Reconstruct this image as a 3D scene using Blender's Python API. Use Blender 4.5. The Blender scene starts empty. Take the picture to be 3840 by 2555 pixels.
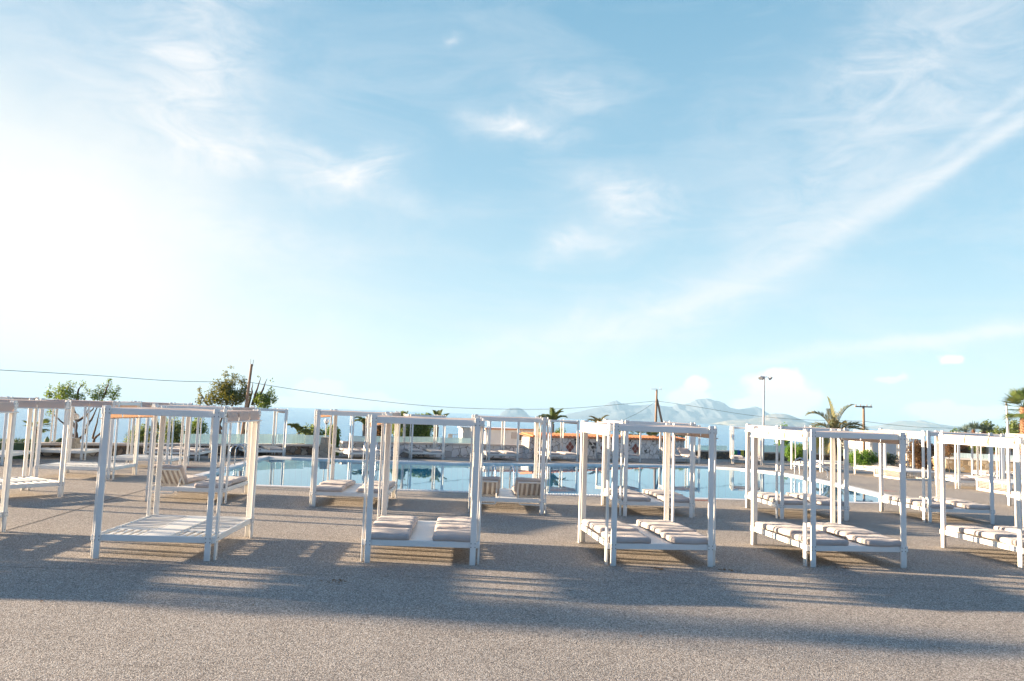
import bpy, bmesh, math, random
from mathutils import Vector, Matrix, noise
R = math.radians
scene = bpy.context.scene
col = scene.collection

# ------------------------------------------------------------ camera
F_PX, PITCH, ROLL, CAM_H = 2873.393, 0.090076, 0.035698, 2.2396
PW, PH = 3840, 2555
fwd = Vector((0, math.cos(PITCH), math.sin(PITCH)))
up0 = Vector((0, -math.sin(PITCH), math.cos(PITCH)))
rt0 = Vector((1, 0, 0))
RT = rt0 * math.cos(ROLL) + up0 * math.sin(ROLL)
UP = -rt0 * math.sin(ROLL) + up0 * math.cos(ROLL)
cd = bpy.data.cameras.new('camera'); cam = bpy.data.objects.new('camera', cd); col.objects.link(cam)
cd.sensor_width = 36; cd.lens = F_PX / PW * 36; cd.clip_start = 0.1; cd.clip_end = 60000
cam.matrix_world = Matrix(((RT.x, UP.x, -fwd.x, 0), (RT.y, UP.y, -fwd.y, 0), (RT.z, UP.z, -fwd.z, CAM_H), (0, 0, 0, 1)))
scene.camera = cam

def ray(px, py):
    return (fwd * F_PX + RT * (px - PW / 2) + UP * (PH / 2 - py)).normalized()
def at(px, py, Y):
    """surveyed point: seen at photo pixel px,py and Y metres ahead"""
    d = ray(px, py); t = Y / d.y
    return Vector((d.x * t, Y, CAM_H + d.z * t))
def zg(x, y):
    """height of the deck: it falls gently towards the sea beyond the pool"""
    return -max(0.0, y - 24.5) * 0.018
def azel(px, py):
    d = ray(px, py); return math.atan2(d.x, d.y), math.asin(d.z)

# ------------------------------------------------------------ light
SUN_AZ, SUN_EL = R(-83.5), R(10.5)       # azimuth from +y towards +x
EXPO = 2.2
K = 2 ** EXPO
scene.view_settings.view_transform = 'Standard'
scene.view_settings.look = 'None'
scene.view_settings.gamma = 1
scene.view_settings.exposure = EXPO
sd = bpy.data.lights.new('sun', 'SUN'); sd.energy = 5.0; sd.angle = R(0.55); sd.color = (1.0, 0.77, 0.53)
sun = bpy.data.objects.new('sun', sd); col.objects.link(sun)
sdir = Vector((math.sin(SUN_AZ) * math.cos(SUN_EL), math.cos(SUN_AZ) * math.cos(SUN_EL), math.sin(SUN_EL)))
sun.rotation_euler = sdir.to_track_quat('Z', 'Y').to_euler()

def lin(c):
    def f(v):
        v /= 255.0
        return v / 12.92 if v <= 0.04045 else ((v + 0.055) / 1.055) ** 2.4
    return tuple(f(v) for v in c)

world = bpy.data.worlds.new('World'); scene.world = world; world.use_nodes = True
nt = world.node_tree; nt.nodes.clear()
class NB:
    """tiny node builder"""
    def __init__(s, tree): s.t = tree
    def n(s, typ, **kw):
        nd = s.t.nodes.new(typ)
        for k, v in kw.items(): setattr(nd, k, v)
        return nd
    def set(s, sock, v):
        if v is None: return
        if hasattr(v, 'is_linked') or isinstance(v, bpy.types.NodeSocket): s.t.links.new(v, sock)
        else:
            if sock.type == 'RGBA' and len(v) == 3: v = (*v, 1)
            sock.default_value = v
    def m(s, op, a, b=None, c=None, clamp=False):
        nd = s.n('ShaderNodeMath', operation=op); nd.use_clamp = clamp
        s.set(nd.inputs[0], a); s.set(nd.inputs[1], b); s.set(nd.inputs[2], c); return nd.outputs[0]
    def mix(s, f, a, b, blend='MIX'):
        nd = s.n('ShaderNodeMix', data_type='RGBA', blend_type=blend)
        s.set(nd.inputs[0], f); s.set(nd.inputs[6], a); s.set(nd.inputs[7], b); return nd.outputs[2]
    def ramp(s, f, stops, interp='LINEAR'):
        nd = s.n('ShaderNodeValToRGB'); cr = nd.color_ramp; cr.interpolation = interp
        while len(cr.elements) < len(stops): cr.elements.new(0.5)
        for e, (p, c) in zip(cr.elements, stops):
            e.position = p
            e.color = (*c, 1) if len(c) == 3 else c
        s.set(nd.inputs[0], f); return nd.outputs[0]
    def noise(s, vec, scale, detail=3, rough=0.5, dist=0, w=None):
        nd = s.n('ShaderNodeTexNoise'); s.set(nd.inputs['Vector'], vec)
        nd.inputs['Scale'].default_value = scale; nd.inputs['Detail'].default_value = detail
        nd.inputs['Roughness'].default_value = rough; nd.inputs['Distortion'].default_value = dist
        return nd.outputs[0]
    def vmul(s, vec, v):
        nd = s.n('ShaderNodeVectorMath', operation='MULTIPLY'); s.set(nd.inputs[0], vec); nd.inputs[1].default_value = v; return nd.outputs[0]
w = NB(nt)
tc = w.n('ShaderNodeTexCoord').outputs['Generated']
sep = w.n('ShaderNodeSeparateXYZ'); w.set(sep.inputs[0], tc)
az = w.m('ARCTAN2', sep.outputs[0], sep.outputs[1])
el = w.m('ARCSINE', sep.outputs[2])
# wispy warp
wn = w.n('ShaderNodeTexNoise'); wn.inputs['Scale'].default_value = 5.0; wn.inputs['Detail'].default_value = 9; wn.inputs['Roughness'].default_value = 0.60
w.set(wn.inputs['Vector'], tc)
wsep = w.n('ShaderNodeSeparateColor'); w.set(wsep.inputs[0], wn.outputs['Color'])
wu = w.m('MULTIPLY', w.m('SUBTRACT', wsep.outputs[0], 0.5), 0.21)
wv = w.m('MULTIPLY', w.m('SUBTRACT', wsep.outputs[1], 0.5), 0.13)
azw = w.m('ADD', az, wu); elw = w.m('ADD', el, wv)
fn = w.n('ShaderNodeTexNoise'); fn.inputs['Scale'].default_value = 30.0; fn.inputs['Detail'].default_value = 5
w.set(fn.inputs['Vector'], tc)
fsep = w.n('ShaderNodeSeparateColor'); w.set(fsep.inputs[0], fn.outputs['Color'])
azf = w.m('ADD', az, w.m('MULTIPLY', w.m('SUBTRACT', fsep.outputs[0], 0.5), 0.035))
elf = w.m('ADD', el, w.m('MULTIPLY', w.m('SUBTRACT', fsep.outputs[1], 0.5), 0.030))
nish = w.n('ShaderNodeTexSky', sky_type='NISHITA'); nish.sun_disc = False
nish.sun_elevation = SUN_EL; nish.sun_rotation = SUN_AZ; nish.air_density = 1.0; nish.dust_density = 0.6; nish.ozone_density = 1.2
nis = w.vmul(nish.outputs[0], (0.10, 0.10, 0.10))
e01 = w.m('DIVIDE', el, R(90), clamp=True)
def L(*c): return tuple(v / K for v in lin(c))
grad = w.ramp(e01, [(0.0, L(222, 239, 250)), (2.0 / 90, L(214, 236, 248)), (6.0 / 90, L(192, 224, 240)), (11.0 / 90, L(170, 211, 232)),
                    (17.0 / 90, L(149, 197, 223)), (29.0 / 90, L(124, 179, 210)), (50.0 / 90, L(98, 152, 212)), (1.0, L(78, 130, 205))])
base = w.mix(0.12, grad, nis)
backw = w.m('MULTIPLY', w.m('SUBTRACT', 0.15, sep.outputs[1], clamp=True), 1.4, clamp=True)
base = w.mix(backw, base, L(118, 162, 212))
streaks = w.noise(w.vmul(tc, (1.2, 1.2, 5.0)), 2.8, 9, 0.66, 0.9)
haze_amt = w.m('MULTIPLY', w.m('SUBTRACT', streaks, 0.46, clamp=True), 1.6)
base = w.mix(w.m('MULTIPLY', haze_amt, w.m('SUBTRACT', 1.0, w.m('MULTIPLY', e01, 1.3), clamp=True)), base, L(238, 245, 250))
def blob(px, py, rx, ry, ang=0, sharp=1.0, amp=1.0, A=None, E=None):
    a0, e0 = azel(px * 1.6292, py * 1.6292); rx = rx * 1.6292 / F_PX; ry = ry * 1.6292 / F_PX
    A = A or azw; E = E or elw; c, s_ = math.cos(R(ang)), math.sin(R(ang))
    du = w.m('SUBTRACT', A, a0); dv = w.m('SUBTRACT', E, e0)
    u = w.m('ADD', w.m('MULTIPLY', du, c / rx), w.m('MULTIPLY', dv, s_ / rx))
    v = w.m('ADD', w.m('MULTIPLY', du, -s_ / ry), w.m('MULTIPLY', dv, c / ry))
    r2 = w.m('ADD', w.m('MULTIPLY', u, u), w.m('MULTIPLY', v, v))
    g = w.m('EXPONENT', w.m('MULTIPLY', r2, -1.0))
    if sharp != 1.0:
        g = w.m('MULTIPLY', w.m('SUBTRACT', g, 0.5 - 0.5 / sharp, clamp=True), sharp, clamp=True)
    return w.m('MULTIPLY', g, amp)
def over(blobs):
    t = None
    for b in blobs:
        t = b if t is None else w.m('SUBTRACT', w.m('ADD', t, b), w.m('MULTIPLY', t, b))
    return t
tex = w.ramp(w.noise(w.vmul(tc, (1, 1, 2.6)), 10.0, 10, 0.66, 1.3), [(0.36, (0, 0, 0)), (0.66, (1, 1, 1))])
cir = over([blob(430, 230, 130, 150, 0, 1, .8), blob(700, 395, 260, 42, -12, 1, .7), blob(850, 420, 90, 40, 20, 1, .85),
            blob(1200, 312, 110, 30, -3, 1, .85), blob(1430, 462, 110, 42, -8, 1, .8), blob(1350, 560, 85, 34, 10, 1, .65), blob(1340, 232, 110, 36, -8, 1, .45),
            blob(1010, 120, 24, 14, 20, 1, .5), blob(1950, 500, 520, 60, 27, 1, .3),
            blob(1350, 760, 330, 60, 20, 1, .55), blob(2080, 792, 330, 18, 7, 1, .8, azf, elf), blob(2100, 140, 380, 130, 25, 1, .42),
            blob(470, 60, 170, 140, 60, 1, .42), blob(150, 170, 190, 80, -40, 1, .32), blob(1900, 420, 330, 60, 28, 1, .32), blob(560, 540, 220, 60, -8, 1, .5)])
cir = w.m('MULTIPLY', cir, w.m('ADD', 0.38, w.m('MULTIPLY', tex, 1.0)), clamp=True)
base = w.mix(cir, base, L(252, 253, 255))
azs = w.m('ADD', az, w.m('MULTIPLY', wu, .22)); els = w.m('ADD', el, w.m('MULTIPLY', wv, .28))
thin = over([blob(1980, 505, 330, 15, 28, 1, .50, azs, els), blob(2250, 350, 230, 15, 32, 1, .65, azs, els), blob(2240, 300, 260, 13, 34, 1, .4, azs, els), blob(1600, 680, 330, 24, 24, 1, .38, azs, els),
             blob(1200, 790, 260, 30, 16, 1, .4, azs, els), blob(2150, 782, 330, 11, 8, 1, .75, azs, els), blob(1750, 600, 420, 40, 27, 1, .3, azs, els)])
base = w.mix(w.m('MULTIPLY', thin, w.m('ADD', .65, w.m('MULTIPLY', tex, .5)), clamp=True), base, L(250, 252, 254))
glow = over([blob(-350, 620, 540, 320, 0, 1, 1.0), blob(30, 610, 350, 270, 0, 1, .95), blob(250, 800, 420, 130, 0, 1, .6), blob(-1400, 640, 1000, 420, 0, 1, .8)])
base = w.mix(glow, base, tuple(v * 1.12 for v in L(255, 250, 243)))
cum = over([blob(1785, 893, 78, 44, 0, 5, 1, azf, elf), blob(1830, 925, 60, 40, 0, 5, 1, azf, elf), blob(1735, 935, 60, 30, 0, 5, 1, azf, elf),
            blob(1600, 890, 36, 26, 25, 5, 1, azf, elf), blob(1590, 915, 55, 22, 0, 5, .9, azf, elf), blob(735, 897, 70, 26, 0, 4, .9, azf, elf), blob(690, 930, 110, 22, 0, 4, .8, azf, elf),
            blob(840, 925, 130, 22, 0, 3, .7, azf, elf), blob(2200, 948, 100, 22, 0, 4, .9, azf, elf), blob(2187, 823, 22, 17, 0, 3, .85, azf, elf), blob(2300, 945, 90, 20, 0, 4, .8, azf, elf), blob(2050, 872, 26, 9, 0, 3, .6, azf, elf)])
base = w.mix(w.m('MULTIPLY', cum, 0.95), base, tuple(v * 1.35 for v in L(255, 253, 250)))
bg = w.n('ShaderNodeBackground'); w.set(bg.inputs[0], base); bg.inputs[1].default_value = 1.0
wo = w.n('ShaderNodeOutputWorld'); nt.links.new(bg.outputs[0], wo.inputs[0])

# ------------------------------------------------------------ object helpers
def tag(o, label=None, cat=None, group=None, kind=None):
    if label: o['label'] = label
    if cat: o['category'] = cat
    if group: o['group'] = group
    if kind: o['kind'] = kind
    return o
def empty(name, loc=(0, 0, 0), rz=0):
    o = bpy.data.objects.new(name, None); o.empty_display_size = 0.2; col.objects.link(o); o.location = loc; o.rotation_euler.z = rz; return o
def copy_tree(o, parent=None, kids=None):
    kids = kids if kids is not None else KIDS
    c = o.copy(); col.objects.link(c); c.parent = parent; KIDS[c.name] = []
    for ch in kids.get(o.name, []):
        d = copy_tree(ch, c, kids); KIDS[c.name].append(d)
    return c
KIDS = {}
class MB:
    def __init__(s): s.v = []; s.f = []; s.mi = []; s.sm = []
    def add(s, vs, fs, mi=0, smooth=False):
        b = len(s.v); s.v += [tuple(p) for p in vs]
        for f in fs: s.f.append(tuple(b + i for i in f)); s.mi.append(mi); s.sm.append(smooth)
        return s
    def box(s, x0, x1, y0, y1, z0, z1, mi=0, M=None, bev=0.0):
        if bev > 0:
            return s.bevbox(x0, x1, y0, y1, z0, z1, bev, mi, M)
        vs = [Vector(p) for p in ((x0, y0, z0), (x1, y0, z0), (x1, y1, z0), (x0, y1, z0), (x0, y0, z1), (x1, y0, z1), (x1, y1, z1), (x0, y1, z1))]
        if M: vs = [M @ p for p in vs]
        return s.add(vs, [(0, 3, 2, 1), (4, 5, 6, 7), (0, 1, 5, 4), (1, 2, 6, 5), (2, 3, 7, 6), (3, 0, 4, 7)], mi)
    def bevbox(s, x0, x1, y0, y1, z0, z1, b, mi=0, M=None):
        bm = bmesh.new(); bmesh.ops.create_cube(bm, size=1)
        for v in bm.verts: v.co = Vector(((x0 + x1) / 2 + v.co.x * (x1 - x0), (y0 + y1) / 2 + v.co.y * (y1 - y0), (z0 + z1) / 2 + v.co.z * (z1 - z0)))
        bmesh.ops.bevel(bm, geom=bm.edges[:], offset=b, segments=1, affect='EDGES', profile=0.5)
        bm.verts.index_update()
        vs = [M @ v.co if M else v.co.copy() for v in bm.verts]; fs = [[v.index for v in f.verts] for f in bm.faces]
        bm.free(); return s.add(vs, fs, mi)
    def tube(s, pts, rad, n=8, mi=0, caps=True):
        pts = [Vector(p) for p in pts]; rs = rad if isinstance(rad, (list, tuple)) else [rad] * len(pts)
        rings = []; ref = None
        for i, p in enumerate(pts):
            d = (pts[min(i + 1, len(pts) - 1)] - pts[max(i - 1, 0)]).normalized()
            if ref is None: ref = d.orthogonal().normalized()
            a = (ref - d * ref.dot(d)).normalized(); b = d.cross(a); ref = a
            rings.append([p + (a * math.cos(2 * math.pi * k / n) + b * math.sin(2 * math.pi * k / n)) * rs[i] for k in range(n)])
        vs = [q for r in rings for q in r]; fs = []
        for i in range(len(pts) - 1):
            for k in range(n):
                a = i * n + k; b = i * n + (k + 1) % n; fs.append((a, b, b + n, a + n))
        s.add(vs, fs, mi, True)
        if caps:
            s.add(rings[0], [tuple(reversed(range(n)))], mi); s.add(rings[-1], [tuple(range(n))], mi)
        return s
    def disc(s, c, nrm, r, h, n=8, mi=0):
        c = Vector(c); nrm = Vector(nrm).normalized(); return s.tube([c, c + nrm * h], r, n, mi)
    def rbox(s, sx, sy, sz, r, nx, ny, nz, M, mi=0, jit=None):
        """rounded cushion centred at origin"""
        vs = []; fs = []; idx = {}
        def P(i, j, k):
            key = (i, j, k)
            if key in idx: return idx[key]
            p = Vector(((i / nx - .5) * sx, (j / ny - .5) * sy, (k / nz - .5) * sz))
            q = Vector((max(-sx / 2 + r, min(sx / 2 - r, p.x)), max(-sy / 2 + r, min(sy / 2 - r, p.y)), max(-sz / 2 + r, min(sz / 2 - r, p.z))))
            d = p - q
            if d.length > 1e-9: p = q + d.normalized() * r
            if jit: p = jit(p)
            vs.append(M @ p); idx[key] = len(vs) - 1; return idx[key]
        for i in range(nx):
            for j in range(ny):
                fs.append((P(i, j, nz), P(i + 1, j, nz), P(i + 1, j + 1, nz), P(i, j + 1, nz)))
                fs.append((P(i, j, 0), P(i, j + 1, 0), P(i + 1, j + 1, 0), P(i + 1, j, 0)))
        for i in range(nx):
            for k in range(nz):
                fs.append((P(i, 0, k), P(i + 1, 0, k), P(i + 1, 0, k + 1), P(i, 0, k + 1)))
                fs.append((P(i, ny, k), P(i, ny, k + 1), P(i + 1, ny, k + 1), P(i + 1, ny, k)))
        for j in range(ny):
            for k in range(nz):
                fs.append((P(0, j, k), P(0, j, k + 1), P(0, j + 1, k + 1), P(0, j + 1, k)))
                fs.append((P(nx, j, k), P(nx, j + 1, k), P(nx, j + 1, k + 1), P(nx, j, k + 1)))
        return s.add(vs, fs, mi, True)
    def sphere(s, c, r, nu=16, nv=10, mi=0, sq=(1, 1, 1)):
        vs = []; fs = []
        for j in range(nv + 1):
            t = math.pi * j / nv
            for i in range(nu):
                a = 2 * math.pi * i / nu
                vs.append((c[0] + r * sq[0] * math.sin(t) * math.cos(a), c[1] + r * sq[1] * math.sin(t) * math.sin(a), c[2] + r * sq[2] * math.cos(t)))
        for j in range(nv):
            for i in range(nu):
                a = j * nu + i; b = j * nu + (i + 1) % nu; fs.append((a, a + nu, b + nu, b))
        return s.add(vs, fs, mi, True)
    def build(s, name, mats, parent=None, loc=None):
        me = bpy.data.meshes.new(name); me.from_pydata(s.v, [], s.f)
        for m_ in (mats if isinstance(mats, (list, tuple)) else [mats]): me.materials.append(m_)
        me.polygons.foreach_set('material_index', s.mi); me.polygons.foreach_set('use_smooth', s.sm)
        me.update()
        o = bpy.data.objects.new(name, me); col.objects.link(o)
        if loc is not None: o.location = loc
        if parent is not None: o.parent = parent; KIDS.setdefault(parent.name, []).append(o)
        KIDS.setdefault(o.name, [])
        return o

# ------------------------------------------------------------ materials
def mat(name):
    m = bpy.data.materials.new(name); m.use_nodes = True; t = m.node_tree; t.nodes.clear()
    b = NB(t); out = b.n('ShaderNodeOutputMaterial'); p = b.n('ShaderNodeBsdfPrincipled'); t.links.new(p.outputs[0], out.inputs[0])
    return m, b, p, out
def objc(b): return b.n('ShaderNodeTexCoord').outputs['Object']
def gpos(b): return b.n('ShaderNodeNewGeometry').outputs['Position']
def bump(b, p, h, strength, dist=0.01):
    bn = b.n('ShaderNodeBump'); bn.inputs['Strength'].default_value = strength; bn.inputs['Distance'].default_value = dist
    b.set(bn.inputs['Height'], h); b.t.links.new(bn.outputs[0], p.inputs['Normal']); return bn
M = {}
def simple(name, c, rough=0.6, c2=None, scale=8, bmp=0, metal=0, spec=None, bd=0.01, coord=objc, stretch=None):
    m, b, p, out = mat(name); v = coord(b)
    if stretch: v = b.vmul(v, stretch)
    nz = b.noise(v, scale, 5, 0.6)
    b.set(p.inputs['Base Color'], b.mix(b.ramp(nz, [(0.3, (0, 0, 0)), (0.7, (1, 1, 1))]), c, c2 or tuple(x * 0.82 for x in c)))
    p.inputs['Roughness'].default_value = rough; p.inputs['Metallic'].default_value = metal
    if spec is not None: p.inputs['Specular IOR Level'].default_value = spec
    if bmp: bump(b, p, nz, bmp, bd)
    M[name] = m; return m
# painted timber
m, b, p, out = mat('white_paint'); v = gpos(b)
n1 = b.noise(v, 3.0, 5, 0.6); n2 = b.noise(v, 60, 3, 0.6)
c = b.mix(b.ramp(n1, [(0.35, (0, 0, 0)), (0.75, (1, 1, 1))]), (0.80, 0.79, 0.75), (0.74, 0.73, 0.685))
sz = b.n('ShaderNodeSeparateXYZ'); b.set(sz.inputs[0], v)
foot = b.m('MULTIPLY', b.m('SUBTRACT', 1.0, b.m('DIVIDE', sz.outputs[2], 0.14), clamp=True), b.m('MULTIPLY', n1, 0.9))
chip = b.ramp(b.noise(b.vmul(v, (1, 1, .35)), 17, 7, .75), [(0.66, (0, 0, 0)), (0.70, (1, 1, 1))])
c = b.mix(b.m('MULTIPLY', chip, .5), c, (0.50, 0.47, 0.42))
b.set(p.inputs['Base Color'], b.mix(foot, c, (0.50, 0.46, 0.40))); p.inputs['Roughness'].default_value = 0.5; bump(b, p, n2, 0.08, 0.004); M['paint'] = m
# upholstery
m, b, p, out = mat('taupe_fabric'); v = gpos(b)
n1 = b.noise(v, 2.5, 4, 0.6); n2 = b.noise(b.vmul(v, (1, 1, 1)), 22, 4, 0.6, 0.6); wv_ = b.noise(v, 260, 2, 0.5)
b.set(p.inputs['Base Color'], b.mix(b.ramp(n1, [(0.3, (0, 0, 0)), (0.7, (1, 1, 1))]), (0.51, 0.455, 0.425), (0.44, 0.385, 0.355)))
p.inputs['Roughness'].default_value = 0.92; p.inputs['Sheen Weight'].default_value = 0.15
bump(b, p, b.m('ADD', b.m('MULTIPLY', b.noise(b.vmul(v, (1, .5, 1)), 9, 5, .7, 1.5), 1.0), b.m('MULTIPLY', n2, 0.35)), 0.35, 0.03); M['fabric'] = m
# canopy cloth: lets light through
def cloth(name, c1, c2, trans, tf):
    m, b, p, out = mat(name); v = gpos(b); n1 = b.noise(v, 5, 4, 0.6); wv_ = b.noise(b.vmul(v, (1, 1, 0.15)), 30, 3, 0.6)
    b.set(p.inputs['Base Color'], b.mix(n1, c1, c2)); p.inputs['Roughness'].default_value = 0.9; bump(b, p, wv_, 0.3, 0.01)
    tr = b.n('ShaderNodeBsdfTranslucent'); b.set(tr.inputs[0], trans); ms = b.n('ShaderNodeMixShader'); ms.inputs[0].default_value = tf
    b.t.links.new(p.outputs[0], ms.inputs[1]); b.t.links.new(tr.outputs[0], ms.inputs[2]); b.t.links.new(ms.outputs[0], out.inputs[0]); M[name] = m
cloth('canopy', (0.60, 0.52, 0.47), (0.54, 0.46, 0.415), (0.62, 0.33, 0.17), 0.22)
simple('bolt', (0.10, 0.09, 0.08), 0.5, scale=40)
simple('steel', (0.62, 0.64, 0.66), 0.22, metal=1.0, scale=10)
simple('dark_metal', (0.10, 0.10, 0.105), 0.5, scale=15)
# exposed aggregate deck
m, b, p, out = mat('exposed_aggregate'); v = gpos(b)
vo = b.n('ShaderNodeTexVoronoi'); b.set(vo.inputs['Vector'], v); vo.inputs['Scale'].default_value = 108; vo.inputs['Randomness'].default_value = 1
sc = b.n('ShaderNodeSeparateColor'); b.set(sc.inputs[0], vo.outputs['Color'])
vo2 = b.n('ShaderNodeTexVoronoi'); b.set(vo2.inputs['Vector'], v); vo2.inputs['Scale'].default_value = 58
sc2 = b.n('ShaderNodeSeparateColor'); b.set(sc2.inputs[0], vo2.outputs['Color'])
stone = b.ramp(sc.outputs[0], [(0.0, (0.07, 0.07, 0.07)), (0.22, (0.15, 0.14, 0.13)), (0.42, (0.28, 0.245, 0.215)), (0.62, (0.45, 0.385, 0.325)), (0.82, (0.62, 0.57, 0.50)), (1.0, (0.80, 0.77, 0.72))])
stone2 = b.ramp(sc2.outputs[1], [(0.0, (0.10, 0.09, 0.085)), (0.5, (0.40, 0.345, 0.29)), (1.0, (0.72, 0.67, 0.60))])
cc = b.mix(0.25, stone, stone2)
big = b.noise(v, 0.22, 5, 0.62); med = b.noise(v, 1.7, 4, 0.6)
cc = b.mix(b.ramp(big, [(0.35, (0, 0, 0)), (0.7, (1, 1, 1))]), cc, b.mix(1.0, cc, (0.84, 0.85, 0.86), 'MULTIPLY'))
cc = b.mix(b.m('MULTIPLY', b.ramp(med, [(0.52, (0, 0, 0)), (0.8, (1, 1, 1))]), 0.35), cc, b.mix(1.0, cc, (0.72, 0.70, 0.68), 'MULTIPLY'))
cc = b.mix(1.0, cc, (0.88, 0.865, 0.85), 'MULTIPLY')
stn = b.noise(b.vmul(v, (1, 1.6, 1)), 0.55, 7, 0.7, 1.2)
cc = b.mix(b.m('MULTIPLY', b.ramp(stn, [(0.54, (0, 0, 0)), (0.66, (1, 1, 1))]), 0.28), cc, b.mix(1.0, cc, (0.66, 0.64, 0.62), 'MULTIPLY'))
b.set(p.inputs['Base Color'], cc); p.inputs['Roughness'].default_value = 0.9; p.inputs['Specular IOR Level'].default_value = 0.3
dome = b.m('SUBTRACT', 1.0, b.m('MULTIPLY', vo.outputs['Distance'], 1.3))
bump(b, p, b.m('ADD', dome, b.m('MULTIPLY', med, 0.6)), 0.55, 0.007); M['deck'] = m
simple('joint', (0.045, 0.042, 0.04), 0.9, scale=30, coord=gpos)
simple('red_paint', (0.55, 0.08, 0.06), 0.8, (0.40, 0.20, 0.16), scale=9, coord=gpos)
simple('coping', (0.80, 0.77, 0.73), 0.5, (0.68, 0.65, 0.62), scale=5, coord=gpos)
simple('grate', (0.80, 0.80, 0.80), 0.5, coord=gpos)
# pool tiles
m, b, p, out = mat('pool_tile'); v = gpos(b)
br = b.n('ShaderNodeTexBrick'); b.set(br.inputs['Vector'], v); br.offset = 0; br.inputs['Scale'].default_value = 1
br.inputs['Brick Width'].default_value = 0.25; br.inputs['Row Height'].default_value = 0.25; br.inputs['Mortar Size'].default_value = 0.008
br.inputs['Color1'].default_value = (0.42, 0.95, 1.0, 1); br.inputs['Color2'].default_value = (0.36, 0.92, 0.99, 1); br.inputs['Mortar'].default_value = (0.35, 0.7, 0.8, 1)
b.set(p.inputs['Base Color'], br.outputs[0]); p.inputs['Roughness'].default_value = 0.3; M['pool_tile'] = m
# pool water: mirror at grazing angle, tinted clear below
m, b, p, out = mat('pool_water'); v = gpos(b)
h = b.noise(b.vmul(v, (1, 0.5, 1)), 1.1, 3, 0.5, 0.4)
bn = b.n('ShaderNodeBump'); bn.inputs['Strength'].default_value = 0.02; bn.inputs['Distance'].default_value = 0.1; b.set(bn.inputs['Height'], h)
gl = b.n('ShaderNodeBsdfGlossy'); gl.inputs['Roughness'].default_value = 0.01; b.set(gl.inputs['Color'], (0.90, 1.0, 1.0)); b.t.links.new(bn.outputs[0], gl.inputs['Normal'])
tr = b.n('ShaderNodeBsdfTransparent'); b.set(tr.inputs[0], (0.82, 0.99, 1.0)); fr = b.n('ShaderNodeFresnel'); fr.inputs[0].default_value = 1.5; b.t.links.new(bn.outputs[0], fr.inputs['Normal'])
ms = b.n('ShaderNodeMixShader'); b.t.links.new(fr.outputs[0], ms.inputs[0]); b.t.links.new(tr.outputs[0], ms.inputs[1]); b.t.links.new(gl.outputs[0], ms.inputs[2])
b.t.links.new(ms.outputs[0], out.inputs[0]); b.t.nodes.remove(p); M['pool_water'] = m
# sea
m, b, p, out = mat('sea_water'); v = gpos(b)
s1 = b.noise(b.vmul(v, (0.012, 0.06, 1)), 1.0, 4, 0.6); s2 = b.noise(b.vmul(v, (0.25, 0.9, 1)), 1.0, 4, 0.65)
b.set(p.inputs['Base Color'], b.mix(b.ramp(s1, [(0.3, (0, 0, 0)), (0.7, (1, 1, 1))]), (0.01, 0.18, 0.38), (0.03, 0.25, 0.46)))
p.inputs['Roughness'].default_value = 0.18; bump(b, p, b.m('ADD', s2, b.m('MULTIPLY', s1, 2.0)), 1.0, 0.55); M['sea'] = m
# rubble stone wall
def stonemat(name, ramp, mortar, scale, mw, st=(1, 1, 1.25)):
    m, b, p, out = mat(name); v = gpos(b)
    wp = b.n('ShaderNodeTexNoise'); wp.inputs['Scale'].default_value = 3; b.set(wp.inputs['Vector'], v)
    ad = b.n('ShaderNodeVectorMath', operation='ADD'); b.set(ad.inputs[0], b.vmul(v, st)); b.set(ad.inputs[1], b.vmul(wp.outputs['Color'], (0.22, 0.22, 0.22)))
    a = b.n('ShaderNodeTexVoronoi', feature='F1'); e = b.n('ShaderNodeTexVoronoi', feature='DISTANCE_TO_EDGE')
    for q in (a, e): b.set(q.inputs['Vector'], ad.outputs[0]); q.inputs['Scale'].default_value = scale
    s_ = b.n('ShaderNodeSeparateColor'); b.set(s_.inputs[0], a.outputs['Color'])
    cst = b.ramp(s_.outputs[0], ramp); cst = b.mix(b.m('MULTIPLY', b.noise(v, 14, 4), 0.5), cst, b.mix(1.0, cst, (0.6, 0.58, 0.55), 'MULTIPLY'))
    edge = b.ramp(e.outputs[0], [(mw * 0.6, (0, 0, 0)), (mw * 1.4, (1, 1, 1))])
    b.set(p.inputs['Base Color'], b.mix(edge, mortar, cst)); p.inputs['Roughness'].default_value = 0.85
    bump(b, p, edge, 0.6, 0.03); M[name] = m
stonemat('rubble', [(0, (0.07, 0.06, 0.055)), (0.3, (0.17, 0.12, 0.08)), (0.55, (0.28, 0.19, 0.11)), (0.8, (0.24, 0.22, 0.20)), (1, (0.42, 0.36, 0.28))], (0.05, 0.045, 0.04), 3.6, 0.045)
stonemat('honey_rubble', [(0, (0.30, 0.22, 0.13)), (0.4, (0.52, 0.36, 0.18)), (0.7, (0.45, 0.40, 0.32)), (1, (0.62, 0.50, 0.34))], (0.34, 0.27, 0.18), 3.2, 0.05)
stonemat('crazy_marble', [(0, (0.45, 0.45, 0.46)), (0.12, (0.62, 0.58, 0.52)), (0.3, (0.76, 0.75, 0.74)), (1, (0.84, 0.83, 0.82))], (0.22, 0.20, 0.18), 3.0, 0.03, (1, 1, 1))
stonemat('pillar_stone', [(0, (0.40, 0.34, 0.26)), (0.5, (0.50, 0.43, 0.34)), (1, (0.42, 0.38, 0.33))], (0.35, 0.30, 0.24), 2.2, 0.04)
simple('wall_coping', (0.60, 0.53, 0.47), 0.7, (0.50, 0.44, 0.39), scale=4, coord=gpos)
simple('render_white', (0.80, 0.78, 0.74), 0.8, (0.74, 0.71, 0.66), scale=2, coord=gpos)
simple('terracotta', (0.66, 0.27, 0.12), 0.8, (0.55, 0.21, 0.09), scale=6, coord=gpos)
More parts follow.
